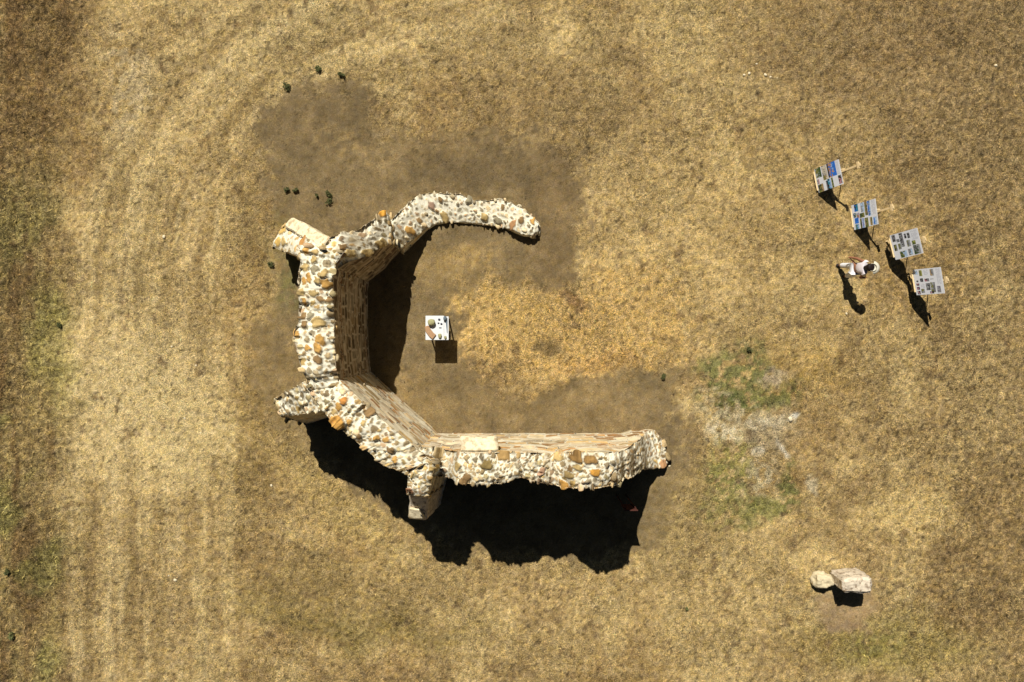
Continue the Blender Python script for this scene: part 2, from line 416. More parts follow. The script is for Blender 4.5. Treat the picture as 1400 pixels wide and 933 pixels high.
def build_gravel():
    n = 5200
    a = rng.uniform(0, 2*np.pi, n)
    px = rng.uniform(340, 950, n); py = rng.uniform(130, 770, n)
    col, bare, green, edge = ground_colour(px, py)
    keep = (rng.random(n) < bare*.8) | (rng.random(n) < .12)
    px, py, col = px[keep], py[keep], col[keep]; n = len(px)
    x = (px-700)*.023; y = -(py-466.5)*.023
    z = (fbm(x, y, .35, 3, 5)-.5)*.10 + (fbm(x, y, 2.2, 3, 6)-.5)*.045*.5
    r = .006+.022*rng.random(n)**4
    V = []; 
    for k, (dx, dy, dz) in enumerate(((1, 0, -.2), (-.5, .8, -.2), (-.6, -.7, -.2), (.1, .1, .9), (.7, .5, .2))):
        V.append(np.stack([x+dx*r*rng.uniform(.7, 1.2, n), y+dy*r*rng.uniform(.7, 1.2, n), z+dz*r], -1))
    V = np.stack(V, 1).reshape(-1, 3); F = np.array([(0, 4, 3), (4, 1, 3), (1, 2, 3), (2, 0, 3), (0, 1, 4)])
    F = (F[None]+(np.arange(n)*5)[:, None, None]).reshape(-1, 3)
    me = bpy.data.meshes.new('gravel'); me.from_pydata(V.tolist(), [], F.tolist())
    k = np.where(rng.random(n) < .35, 1.45, rng.uniform(.6, 1.15, n))[:, None]
    c = to_alb(np.clip(col*k, 20, 235)); A = np.ones((n, 5, 4), np.float32); A[:, :, :3] = c[:, None, :]
    at = me.color_attributes.new('Col', 'FLOAT_COLOR', 'POINT'); at.data.foreach_set('color', A.ravel()); me.materials.append(M_blade)
    o = bpy.data.objects.new('gravel', me); C.objects.link(o)
    tag(o, 'crumbs of stone and mortar strewn over the worn earth', 'gravel', None, 'stuff')
build_gravel()

# ------------------------------------------------------------------ masonry
STONES = [(184, 156, 106), (170, 144, 100), (156, 134, 96), (174, 154, 116), (188, 160, 112), (194, 158, 98), (144, 122, 86),
          (182, 164, 128), (186, 154, 116), (160, 142, 108), (204, 182, 138), (168, 150, 104), (198, 164, 96), (176, 142, 92)]
BRICKS = [(192, 144, 84), (176, 128, 76), (206, 168, 108), (186, 164, 124), (164, 126, 80), (214, 192, 146), (150, 114, 74), (212, 180, 124), (178, 150, 104)]
DIM = [(112, 94, 68), (96, 80, 58), (128, 108, 78), (84, 70, 52), (140, 120, 90), (106, 84, 62)]  # darker stones for the walls in shade, the shade put into the colour
def grid_pt(G, a, b):
    n, m = G.shape[:2]
    a = min(max(a, 0), n-1.001); b = min(max(b, 0), m-1.001)
    i, j = int(a), int(b); fa, fb = a-i, b-j
    return Vector((G[i, j]*(1-fa)*(1-fb)+G[i+1, j]*fa*(1-fb)+G[i, j+1]*(1-fa)*fb+G[i+1, j+1]*fa*fb).tolist())
def grid_frame(G, a, b, d=1.5):
    n, m = G.shape[:2]
    p = grid_pt(G, a, b)
    T = grid_pt(G, min(a+d, n-1), b)-grid_pt(G, max(a-d, 0), b); B = grid_pt(G, a, min(b+d, m-1))-grid_pt(G, a, max(b-d, 0))
    if T.length < 1e-6 or B.length < 1e-6: return None
    T.normalize(); Nn = T.cross(B)
    if Nn.length < 1e-5: return None
    Nn.normalize(); B = Nn.cross(T)
    return p, T, B, Nn
def put_stone(mb, p, T, B, N, ra, rb, h, col, ang=0, boxy=0, mi=1, rnd=random, dome=1.0):
    n = 10; ca, sa = math.cos(ang), math.sin(ang)
    T2 = T*ca+B*sa; B2 = B*ca-T*sa
    rad = []
    ph = rnd.uniform(0, 6.28)
    for k in range(n):
        t = 2*math.pi*(k+.5)/n
        e = 1.0
        if boxy:
            c, s = abs(math.cos(t)), abs(math.sin(t)); e = (1/max(c, s))**boxy
        rad.append((1+rnd.uniform(-.20, .20))*e)
    vs = []
    for rs, hh in ((1.02, -.35), (1.0, .45), (.86, .88)):
        for k in range(n):
            t = 2*math.pi*(k+.5)/n
            r = rad[k]*rs
            vs.append(p+T2*(math.cos(t)*ra*r)+B2*(math.sin(t)*rb*r)+N*(h*hh+rnd.uniform(-.16, .16)*h*(hh > .3)))
    vs.append(p+N*h*dome)
    fs = []
    for q in range(2):
        for k in range(n): fs.append((q*n+k, q*n+(k+1) % n, (q+1)*n+(k+1) % n, (q+1)*n+k))
    for k in range(n): fs.append((2*n+k, 2*n+(k+1) % n, 3*n))
    mb.add(vs, fs, mi, col)
def stone_col(pal, rnd=random, k=1.0):
    c = rnd.choice(pal)
    if sum(c) > 340: c = [v*.82+w_*.18 for v, w_ in zip(c, (205, 186, 148))]
    j = rnd.uniform(.68, 1.10)*k
    return alb([min(245, v*j) for v in c])
def scatter(mb, G, rmin, rmax, gap, cover, pal, flip=1, placed=None, a0=0, a1=None, tries=None, hk=.34):
    n, m = G.shape[:2]; a1 = n-1 if a1 is None else a1
    placed = [] if placed is None else placed
    # area estimate
    ar = 0
    D1 = np.linalg.norm(G[1:, :-1]-G[:-1, :-1], axis=-1); D2 = np.linalg.norm(G[:-1, 1:]-G[:-1, :-1], axis=-1)
    A = D1*D2; ar = A.sum(); w = (A/ar).ravel(); cdf = np.cumsum(w)
    tot = int(ar/(math.pi*((rmin+rmax)/2)**2)*9) if tries is None else tries
    cell = 2*rmax+gap; hs = {}
    def near(p):
        kx, ky, kz = int(p.x//cell), int(p.y//cell), int(p.z//cell)
        for i in (-1, 0, 1):
            for j in (-1, 0, 1):
                for k in (-1, 0, 1):
                    for q in hs.get((kx+i, ky+j, kz+k), ()): yield q
    def put(p, r): hs.setdefault((int(p.x//cell), int(p.y//cell), int(p.z//cell)), []).append((p, r))
    for q in placed: put(*q)
    for t in range(tot):
        c = int(np.searchsorted(cdf, random.random())); i, j = divmod(min(c, w.size-1), m-1)
        f = 1-t/tot
        r = rmin+(rmax-rmin)*(f**1.6)*random.uniform(.6, 1)
        a, b = i+random.random(), j+random.random()
        p = grid_pt(G, a, b)
        if any((p-q).length < (r+rr)*.93+gap for q, rr in near(p)): continue
        put(p, r)
        if random.random() > cover: continue
        fr = grid_frame(G, a, b)
        if not fr: continue
        p, T, B, Nn = fr; Nn = Nn*flip
        asp = random.uniform(.68, 1.0)
        put_stone(mb, p-Nn*.015, T, B if flip > 0 else B, Nn, r, r*asp, random.uniform(hk*.6, hk*1.3)*r+.015, stone_col(pal), random.uniform(0, 3.14), boxy=random.choice((0, .3, .6)))
def fix_normals(o):
    bm = bmesh.new(); bm.from_mesh(o.data); bmesh.ops.recalc_face_normals(bm, faces=bm.faces); bm.to_mesh(o.data); bm.free()

def masonry(sx, zz, seed, ch, cl, pal, mortar, joint=.052):
    """coursed rubble on a side face: displacement and colour for every (length, height)"""
    rg = np.random.default_rng(seed)
    sx = np.asarray(sx, float); zz = np.asarray(zz, float)
    wz = zz+(fbm(sx, zz, 1.1, 2, seed+1)-.5)*.06+(fbm(sx, zz, 6, 2, seed+2)-.5)*.05
    zb = [-.6]; kind = []
    while zb[-1] < 6:
        br = rg.random() < .30; kind.append(br); zb.append(zb[-1]+(rg.uniform(.09, .12) if br else rg.uniform(*ch)))
    zb = np.array(zb); kind = np.array(kind+[False])
    k = np.clip(np.searchsorted(zb, wz)-1, 0, len(zb)-2)
    h = zb[k+1]-zb[k]; fz = (wz-zb[k])
    L = np.where(kind[k], .30, rg.uniform(*cl, len(zb))[k]); off = rg.uniform(0, 5, len(zb))[k]
    u = (sx+(fbm(sx, zz, 7, 2, seed+3)-.5)*.05)/L+off
    i = np.floor(u)
    jl = (_hash(i, k, seed+4)-.5)*.5; jr = (_hash(i+1, k, seed+4)-.5)*.5      # uneven joints
    f = u-i; lo = np.maximum(jl, 0)+0.0; 
    left = np.where(f < jl, i-1, i); left = np.where(f > 1+jr, i+1, left)
    e0 = left+(_hash(left, k, seed+4)-.5)*.5; e1 = left+1+(_hash(left+1, k, seed+4)-.5)*.5
    du = np.minimum(u-e0, e1-u)*L; dz = np.minimum(fz, h-fz)
    corner = np.minimum(np.minimum(du, dz), (du+dz)*.62)
    hs = _hash(left, k, seed+7)
    jw = joint*(.5+.8*fbm(sx, zz, 3, 2, seed+9))
    m = sstep(jw*.35, jw*.95, corner)*np.where(hs < .06, 0, 1)
    P = np.array([alb(c) for c in pal]); col = P[(_hash(left, k, seed+5)*len(P)).astype(int) % len(P)]
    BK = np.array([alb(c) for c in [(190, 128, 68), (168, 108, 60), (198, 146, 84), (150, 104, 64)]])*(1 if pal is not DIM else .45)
    colb = BK[(_hash(left, k, seed+5)*len(BK)).astype(int) % len(BK)]
    col = np.where(kind[k][..., None], colb, col)
    if pal is not DIM: cm = np.where(_hash(left, k, seed+12) < .34, .60, .0)[..., None]; col = col*(1-cm)+np.array(alb((252, 236, 198), ALB))*cm
    sh = (.60+.72*fbm(sx, zz, 7, 3, seed+6))*(.62+.62*_hash(left, k, seed+8))
    mc = np.array(mortar)*(.78+.36*fbm(sx, zz, 5, 3, seed+10))[..., None]
    c = (col*sh[..., None])*m[..., None]+mc*(1-m[..., None])
    slit = (1-m)*sstep(.54, .60, fbm(sx, zz*2.2, 3.2, 3, seed+15))*sstep(jw*.5, jw*.2, np.minimum(dz, du)); c = c*(1-.88*slit[..., None])
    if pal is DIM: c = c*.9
    wash = sstep(.52, .66, fbm(sx, zz, 2.6, 3, seed+16))[..., None]*.45; c = c*(1-wash)+mc*wash      # mortar smeared over the stones
    ck = _hash(k, k*0, seed+13)
    return m*(.022+.060*hs)+.045*ck, c

rng2 = np.random.default_rng(99)
def lim_z(OT, IT, nt): return np.stack([OT[:, 2]*(1-q/nt)+IT[:, 2]*(q/nt) for q in range(nt+1)], 1)
def loose(mb, G, flip, pal, num):
    """a few stones standing proud of the broken wall top, mostly along its edges"""
    n, m = G.shape[:2]
    for k in range(int(num)):
        a = random.uniform(3, n-4); b = random.choice((random.uniform(0, 4), random.uniform(m-5, m-1), random.uniform(3, m-4)))
        fr = grid_frame(G, a, b, 3)
        if not fr: continue
        p, T, B, Nn = fr; r = random.uniform(.05, .11)
        put_stone(mb, p-Vector((0, 0, .02)), Vector((1, 0, 0)), Vector((0, 1, 0)), Vector((0, 0, 1)), r, r*random.uniform(.6, .9), random.uniform(.05, .10), stone_col(pal, k=1.05), random.uniform(0, 3.1), boxy=.6)
def loft(name, st, parent, seed, step=.085, rmin=.05, rmax=.17, gap=.03, cover=.92, dome=.12, zn=.12, ragged=.05, batter=.04, side_pal=STONES, top_pal=STONES,
         caps=(True, True), rows=34, special=(), cellstep=.10, side_mortar=(255, 242, 208), looseness=1.2, inner_base=None, fill=1.0, ch=(.16, .30), cl=(.26, .55)):
    random.seed(seed)
    # station -> world: outer top, inner top, outer base, inner base
    OT, IT, OB, IB = [], [], [], []
    for s in st:
        ox, oy, ix, iy, z = s[:5]
        zo, zi = (z if isinstance(z, (tuple, list)) else (z, z))
        a, b = W(ox, oy, zo), W(ix, iy, zi)
        d = (a-b); d.z = 0; d.normalize()
        ab, bb = a+d*batter*zo, b-d*batter*zi*.3
        if len(s) > 5 and s[5]: ab = W(*s[5])
        if len(s) > 6 and s[6]: bb = W(*s[6])
        if inner_base: bb = W(b.x/.023+700, inner_base if zi > 2.5 else 466.5-b.y/.023)
        ab.z = bb.z = -.12
        OT.append(a); IT.append(b); OB.append(ab); IB.append(bb)
    mid = [(a+b)/2 for a, b in zip(OT, IT)]
    cum = [0]
    for p, q in zip(mid, mid[1:]): cum.append(cum[-1]+math.hypot(q.x-p.x, q.y-p.y))
    Lt = cum[-1]; n = max(6, int(Lt/.024))
    u = np.linspace(0, Lt, n)
    def rs(P):
        A = np.array([list(p) for p in P]); return np.stack([np.interp(u, cum, A[:, k]) for k in range(3)], -1)
    OT, IT, OB, IB = map(rs, (OT, IT, OB, IB))
    rows = int(max(10, min(112, OT[:, 2].max()/.040)));
    wid = np.linalg.norm((OT-IT)[:, :2], axis=1).mean(); nt = max(8, int(wid/.024))
    m = rows+nt+rows+1
    G = np.zeros((n, m, 3)); CO = np.zeros((n, m, 3)); GB = np.zeros((n, m, 3))
    MORT = np.array(alb((255, 246, 218), ALB)); SIDE = np.array(alb(side_mortar, ALB if side_mortar[0] > 240 else .88))  # side mortar of the shaded walls is darkened along with their stones
    # rubble pattern of the top: seeds, cells with rounded corners, mortar between
    pts0 = np.stack([OT*(1-q/nt)+IT*(q/nt) for q in range(nt+1)], 1)[:, :, :2]
    seeds = []; area = Lt*wid; flat = pts0.reshape(-1, 2)
    spec_xy = []
    for (sx, sy, r, col) in special:
        dd = (pts0[..., 0]/((H-lim_z(OT, IT, nt))*.001)+700-sx)**2+(-pts0[..., 1]/((H-lim_z(OT, IT, nt))*.001)+466.5-sy)**2
        k = int(dd.argmin())
        if dd.min() < 80: seeds.append((flat[k][0], flat[k][1], r*.80, alb([v*.88+w_*.12 for v, w_ in zip(col, (196, 172, 128))], ALB*.82), random.uniform(.03, .08)))
    big = int(area/(math.pi*((rmin+rmax)/2)**2)*7)
    for t in range(big):
        c = flat[rng2.integers(len(flat))]+rng2.uniform(-.04, .04, 2)
        f = 1-t/big; r = (rmin+(rmax-rmin)*f**2.6)*random.uniform(.62, .95)
        if all((c[0]-q[0])**2+(c[1]-q[1])**2 > ((r+q[2])*.90+gap*.62)**2 for q in seeds):
            lvl = random.choice((-.015, -.005, .0, .01, .015, .025, .04, .065))
            skip = random.random() > cover
            seeds.append((c[0], c[1], r if not skip else 0.0001 if r < .08 else r, tuple(MORT*random.uniform(.9, 1)) if skip else stone_col(top_pal, k=1.04), lvl))
    SD = np.array([(q[0], q[1], q[2], q[4]) for q in seeds]); SC = np.array([q[3] for q in seeds])
    ang = np.random.default_rng(seed+1).uniform(0, 3.14, len(SD)); asp = np.random.default_rng(seed+2).uniform(1.0, 1.7, len(SD))
    tlx, tly = np.random.default_rng(seed+3).uniform(-.18, .18, (2, len(SD)))
    jit = np.random.default_rng(seed+4).uniform(-.38, .38, (6, len(SD))); apo = np.random.default_rng(seed+5).uniform(.72, 1.08, (6, len(SD)))
    def rubble(cx, cy):
        wx = cx+(fbm(cx, cy, 9, 3, seed+60)-.5)*.10; wy = cy+(fbm(cx, cy, 9, 3, seed+61)-.5)*.10
        dx = wx[:, None]-SD[None, :, 0]; dy = wy[:, None]-SD[None, :, 1]
        ca, sa = np.cos(ang), np.sin(ang)
        ux = (dx*ca+dy*sa)/np.sqrt(asp); uy = (-dx*sa+dy*ca)*np.sqrt(asp)
        dn = np.full(ux.shape, -9.0)
        for q in range(6):
            th = q*math.pi/3+jit[q]; dn = np.maximum(dn, (ux*np.cos(th)+uy*np.sin(th))/apo[q])
        dn = np.maximum(dn, .55*np.sqrt(ux**2+uy**2)/.9)/SD[None, :, 2]       # 1 at the nominal edge of the stone
        o = np.argsort(dn, axis=1)[:, :2]; r_ = np.arange(len(cx))
        d1 = dn[r_, o[:, 0]]; d2 = dn[r_, o[:, 1]]
        rr = SD[o[:, 0], 2]
        m1 = sstep(fill, fill-.13, d1); m2 = sstep(.10, .24, d2-d1)
        mk = m1*m2
        dm = np.clip(1-d1, 0, 1)
        hgt = .80*mk*(SD[o[:, 0], 3]+.02+rr*.20*dm**.5 + tlx[o[:, 0]]*dx[r_, o[:, 0]]+tly[o[:, 0]]*dy[r_, o[:, 0]])
        hgt = hgt+(1-mk)*(sstep(.9, 1.15, d1)*sstep(1.6, 1.15, d1)*.012)
        shade = .62+.78*fbm(cx, cy, 13, 3, seed+66)
        c = SC[o[:, 0]]*shade[:, None]*(1-.34*(sstep(.66, 1.0, d1)*mk))[:, None]  # stone rims darkened, crevice shade put into the colour
        mc = MORT[None]*(.84+.28*fbm(cx, cy, 8, 4, seed+67))[:, None]
        mc = mc*(1-.38*sstep(1.45, 1.02, d1)*sstep(.55, .72, fbm(cx, cy, 4.5, 3, seed+69)))[:, None]  # crevice shade also painted into patches of mortar beside the stones
        dirt = sstep(.60, .74, fbm(cx, cy, 3.4, 4, seed+68))*.35
        mc = mc*(1-dirt[:, None])+np.array(alb((190, 168, 128)))[None]*dirt[:, None]
        return hgt, c*mk[:, None]+mc*(1-mk[:, None])
    dirw = (OT-IT); dirw[:, 2] = 0; dirw /= np.linalg.norm(dirw, axis=1)[:, None]
    ro = (fbm(u, u*0+seed, 2.2, 3, seed)-.5)*2*ragged; ri = (fbm(u, u*0+seed+9, 2.2, 3, seed+3)-.5)*2*ragged*.7
    zs = np.round((vnoise(u/.45, u*0+seed, seed+5)-.5)*3)/3*zn*1.4 + (fbm(u, u*0, 1.4, 3, seed+8)-.5)*zn*1.6
    lim = np.minimum(OT[:, 2], IT[:, 2]); zs = zs*np.clip(lim/2.5, .35, 1)
    for j in range(m):
        if j < rows:
            f = j/rows; P = OB*(1-f)+OT*f; P = P.copy(); P[:, 2] += zs*f
            P += dirw*(ro*f)[:, None]
            nn = (fbm(u*1.0, u*0+P[:, 2], 2.5, 3, seed+20)-.5)*.10
            P += dirw*nn[:, None]
        elif j <= rows+nt:
            t = (j-rows)/nt; P = OT*(1-t)+IT*t; P = P.copy()
            P += dirw*(ro*(1-t)+ri*t)[:, None]
            cx = P[:, 0]; cy = P[:, 1]
            blk = np.round((vnoise(cx/.38, cy/.38, seed+40))*3)/3-.5
            if t < .45: blk = blk+((np.round(vnoise(u/.30, u*0+seed, seed+44)*3)/3-.5)*2.0+(vnoise(u/.10, u*0, seed+46)-.5)*1.0)*(1-t/.45)
            if t > .55: blk = blk+((np.round(vnoise(u/.30, u*0+seed, seed+45)*3)/3-.5)*1.6+(vnoise(u/.10, u*0, seed+47)-.5)*.9)*(t-.55)/.45
            lump = (fbm(cx, cy, 2.2, 2, seed+41)-.5)*.12 + blk*cellstep*1.3
            e = abs(2*t-1)
            P[:, 2] += zs + lump*np.clip(lim, .3, 1) - dome*e**3*np.clip(lim/1.2, .3, 1)
            GB[:, j] = P
            hg, cc_ = rubble(cx, cy); P[:, 2] += hg; CO[:, j] = cc_
            if e > .85: P += dirw*((hg*1.2)*(1 if t < .5 else -1))[:, None]
            if j == rows or j == rows+nt: P += dirw*(-.03 if t < .5 else .03)
        else:
            f = 1-(j-rows-nt)/rows; P = IB*(1-f)+IT*f; P = P.copy(); P[:, 2] += zs*f - (dome*.3*f)
            P += dirw*(ri*f*.7)[:, None]
            nn = (fbm(u*1.0, u*0+P[:, 2]+30, 2.5, 3, seed+21)-.5)*.035
            P -= dirw*nn[:, None]
        G[:, j] = P
        if j < rows or j > rows+nt:
            up_ = P[:, 2]; sd_ = 1 if j < rows else -1
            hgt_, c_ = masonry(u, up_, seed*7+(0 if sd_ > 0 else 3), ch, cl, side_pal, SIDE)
            ed = min(1, (min(j, m-1-j) > 0)*1.0)
            P += dirw*(hgt_*sd_)[:, None]; CO[:, j] = c_
            GB[:, j] = P
    mb = MB()
    idx = lambda i, j: i*m+j
    mb.add(G.reshape(-1, 3).tolist(), [(idx(i, j), idx(i, j+1), idx(i+1, j+1), idx(i+1, j)) for i in range(n-1) for j in range(m-1)], 0)
    mb.c = [tuple(c) for c in CO.reshape(-1, 3).tolist()]
    capg = []
    for e, on in ((0, caps[0]), (n-1, caps[1])):
        if not on: continue
        K = np.zeros((rows+1, nt+1, 3))
        along = (mid[1]-mid[0]) if e == 0 else (mid[-1]-mid[-2]); along.z = 0; along.normalize(); along = along*(-1 if e == 0 else 1)
        for k in range(rows+1):
            for q in range(nt+1):
                t = q/nt
                a, b = G[e, k], G[e, m-1-k]
                pt = a*(1-t)+b*t
                f = (k/rows)
                if k == rows: pt = G[e, rows+q].copy()
                else:
                    topz = G[e, rows+q, 2]; pt = pt.copy(); pt[2] = -.12+(topz+.12)*f
                    bul = math.sin(math.pi*t)**.6*(1-f)**.5*(.10 if name == 'wall' else .02)+(mn.noise(Vector((t*3, f*5, seed)))*.10 if 0 < q < nt else 0)
                    pt[0] += along.x*bul; pt[1] += along.y*bul
                K[k, q] = pt
        mc = nt+1
        fl = [(a*mc+b, a*mc+b+1, (a+1)*mc+b+1, (a+1)*mc+b) for a in range(rows) for b in range(nt)]
        if e == 0: fl = [f[::-1] for f in fl]
        mb.add(K.reshape(-1, 3).tolist(), fl, 0, tuple(MORT*.92))
        capg.append((K, e, along))
    # orientation of normals
    fr = grid_frame(G, n/2, rows+nt/2)
    flip = 1 if fr[3].z > 0 else -1
    topG = G[:, rows:rows+nt+1]
    loose(mb, topG, flip, top_pal, area*looseness)
    for K, e, al in capg:
        f3 = grid_frame(K, rows/2, nt/2); fl = 1 if f3[3].dot(al) > 0 else -1
        scatter(mb, K, .06, .15, .03, .9, top_pal, fl, hk=.3)
    o = mb.build(name, [M_mortar, M_stone], parent, smooth=True)
    # winding of the mortar grid
    if flip < 0:
        o.data.flip_normals() if False else None
    return o

ruin = empty('ruined_church', (0, 0, 0), 'roofless ruined apse of rubble stone and white mortar, open to the right, with three buttresses', 'ruin')
PALE = [(206, 184, 140), (190, 166, 124), (170, 150, 112), (196, 160, 120), (214, 198, 160), (150, 134, 104), (184, 172, 140)]
OR = (200, 152, 78); YE = (192, 164, 106); BR = (140, 110, 70); GR = (150, 140, 112)
# west wall
loft('wall', [
    (412, 336, 470, 345, 4.1), (409, 352, 459, 362, 4.2), (408, 385, 455, 385, 4.25), (406, 430, 455, 430, 4.3), (403, 465, 456, 465, 4.3),
    (409, 497, 458, 497, 4.3), (420, 530, 462, 522, 4.2), (432, 545, 475, 535, 4.1)], ruin, 101,
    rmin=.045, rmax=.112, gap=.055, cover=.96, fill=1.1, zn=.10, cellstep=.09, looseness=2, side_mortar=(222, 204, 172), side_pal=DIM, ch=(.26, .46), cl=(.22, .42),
    special=[(417, 366, .13, YE), (415, 383, .13, OR), (430, 368, .14, GR), (444, 374, .15, YE), (424, 381, .13, OR), (436, 384, .11, YE), (446, 390, .15, OR),
             (413, 401, .13, YE), (430, 402, .13, YE), (421, 344, .13, OR), (433, 345, .12, YE), (432, 356, .14, YE), (440, 409, .12, BR), (415, 413, .12, OR),
             (413, 433, .13, BR), (424, 432, .15, GR), (434, 442, .20, YE), (415, 443, .12, BR), (439, 467, .19, OR), (436, 477, .15, OR), (435, 491, .15, BR),
             (421, 477, .12, OR), (404, 455, .12, OR), (450, 410, .10, BR)])
# north-west diagonal, falling towards its broken end
loft('wall', [
    (438, 342, 456, 372, 4.1), (450, 324, 462, 366, 4.05), (470, 318, 478, 357, 3.75), (490, 314, 500, 349, 3.1), (508, 303, 517, 341, 2.4), (520, 292, 529, 336, 1.9),
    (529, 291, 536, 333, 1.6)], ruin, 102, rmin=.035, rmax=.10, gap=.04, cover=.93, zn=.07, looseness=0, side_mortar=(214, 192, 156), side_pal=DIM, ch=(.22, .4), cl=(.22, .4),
    special=[(524, 290, .17, (222, 158, 58)), (478, 347, .15, YE), (470, 338, .14, BR), (461, 346, .12, YE), (449, 345, .16, OR), (502, 344, .14, YE), (522, 332, .15, YE)])
# low curved remnant of the north wall
loft('wall', [
    (534, 303, 544, 338, (1.5, 1.3)), (543, 291, 556, 332, (1.15, .9)), (556, 279, 570, 322, (.8, .6)), (572, 268, 584, 312, (.5, .3)), (590, 264, 596, 306, (.4, .18)), (612, 263, 614, 303, (.36, .15)),
    (632, 266, 634, 305, (.36, .15)), (648, 274, 648, 306, (.34, .15)), (664, 273, 661, 307, (.34, .15)), (682, 272, 678, 309, (.34, .16)), (700, 277, 692, 312, (.34, .18)),
    (716, 285, 705, 317, .4), (729, 295, 718, 322, .35), (737, 306, 729, 323, .35)], ruin, 103, rmin=.025, rmax=.075, gap=.045, cover=.8, dome=.22, zn=.10, ragged=.06, rows=12, cellstep=.04, top_pal=PALE, looseness=3,
    special=[(561, 315, .16, OR), (608, 297, .20, YE), (597, 289, .10, BR), (662, 298, .17, YE), (712, 300, .15, BR), (728, 302, .14, OR), (682, 302, .16, GR), (700, 308, .15, (190, 140, 95)),
             (591, 282, .15, (150, 120, 100)), (602, 273, .11, BR), (641, 275, .12, GR), (686, 284, .10, BR), (575, 302, .11, BR)])
# south-west diagonal
loft('wall', [
    (420, 530, 455, 512, 4.0), (440, 560, 466, 522, 4.15), (456, 577, 488, 543, 4.2), (472, 593, 512, 566, 4.2), (488, 609, 532, 584, 4.2), (505, 622, 552, 600, 4.15), (524, 637, 572, 618, 4.1),
    (545, 645, 590, 632, 4.1)], ruin, 104, rmin=.035, rmax=.095, gap=.025, cover=.93, ch=(.24, .42), cl=(.28, .6), fill=1.08, zn=.08, cellstep=.07, side_pal=BRICKS+STONES[:3],
    special=[(463, 577, .24, (206, 152, 72)), (503, 564, .17, BR), (472, 548, .13, (196, 130, 60)), (457, 564, .12, YE), (479, 578, .11, OR), (492, 598, .11, BR), (515, 598, .12, OR), (527, 601, .11, OR), (540, 629, .12, OR), (533, 616, .12, BR),
             (464, 556, .13, OR), (497, 578, .11, YE)])
# south wall with its broken east end
loft('wall', [
    (548, 648, 574, 612, 4.0), (570, 652, 584, 613, 3.9), (588, 652, 596, 614, 3.7), (601, 653, 604, 615, 3.45), (612, 655, 613, 616, 3.5), (627, 661, 627, 618, 4.15), (650, 664, 650, 620, 4.3), (690, 662, 690, 620, 4.3),
    (704, 656, 703, 620, 4.2), (712, 655, 711, 620, 4.2), (728, 660, 728, 620, 4.25), (748, 661, 748, 620, 3.85), (758, 663, 758, 620, 3.7), (767, 666, 767, 619, 3.8), (780, 668, 780, 619, 4.3), (790, 669, 790, 619, 4.5), (812, 668, 812, 619, 4.55), (836, 665, 836, 619, 4.5),
    (849, 663, 846, 619, 4.2), (853, 655, 851, 618, 3.8), (864, 654, 862, 612, 3.4), (868, 650, 868, 606, 2.7), (880, 642, 876, 600, 2.0), (888, 641, 880, 594, .9), (899, 640, 885, 589, .45), (907, 637, 896, 589, .3), (914, 632, 905, 600, .16)],
    ruin, 105, caps=(False, True), inner_base=592.5, ch=(.26, .46), cl=(.30, .75), rmin=.032, rmax=.080, gap=.018, cover=.94, fill=1.13, zn=.05, ragged=.04, cellstep=.10, side_pal=BRICKS,
    special=[(787, 628, .19, (148, 112, 62)), (806, 629, .20, (150, 114, 64)), (666, 636, .18, (128, 108, 62)), (625, 637, .12, YE), (813, 645, .17, (200, 142, 56)), (771, 662, .15, (214, 160, 78)),
             (777, 649, .15, YE), (636, 655, .17, BR), (688, 622, .20, (176, 140, 84)), (790, 641, .11, YE), (779, 641, .09, BR), (907, 634, .17, (214, 160, 110)), (582, 628, .19, BR),
             (600, 620, .18, (196, 172, 124)), (740, 644, .14, (190, 150, 120)), (764, 626, .13, YE), (840, 655, .13, BR)])
# buttresses: stations run from the wall out to the tip
loft('buttress', [
    (438, 336, 432, 366, 4.0), (422, 328, 412, 352, (3.4, 3.6)), (406, 320, 396, 346, (2.5, 2.6)), (394, 313, 383, 342, (1.7, 1.7)), (386, 310, 372, 336, (1.3, 1.3))],
    ruin, 106, rmin=.05, rmax=.13, gap=.07, cover=.9, zn=.05, cellstep=.05,
    special=[(389, 330, .18, YE), (413, 332, .20, (196, 140, 76)), (381, 331, .2, (214, 176, 96)), (410, 352, .17, YE), (386, 317, .2, (206, 170, 96))])
loft('buttress', [
    (425, 518, 452, 560, 4.0, None, (468, 566)), (410, 527, 428, 564, 3.7, None, (448, 572)), (392, 537, 404, 567, 3.1, None, (430, 578)), (374, 547, 385, 569, 2.5, None, (420, 581))],
    ruin, 107, rmin=.035, rmax=.10, gap=.03, cover=.9, fill=1.15, zn=.06, dome=.03, cellstep=.10)
loft('buttress', [
    (556, 632, 596, 632, 4.0), (557, 652, 589, 652, 4.0, (575, 640), (614, 640)), (558, 668, 585, 668, 3.95, (577, 655), (611, 655)), (559, 678, 583, 678, 3.8, (578, 665), (608, 664))],
    ruin, 108, rmin=.03, rmax=.07, gap=.02, fill=1.2, cover=.95, zn=.05, cellstep=.06, special=[(560, 643, .12, BR), (562, 672, .11, (206, 150, 110))])

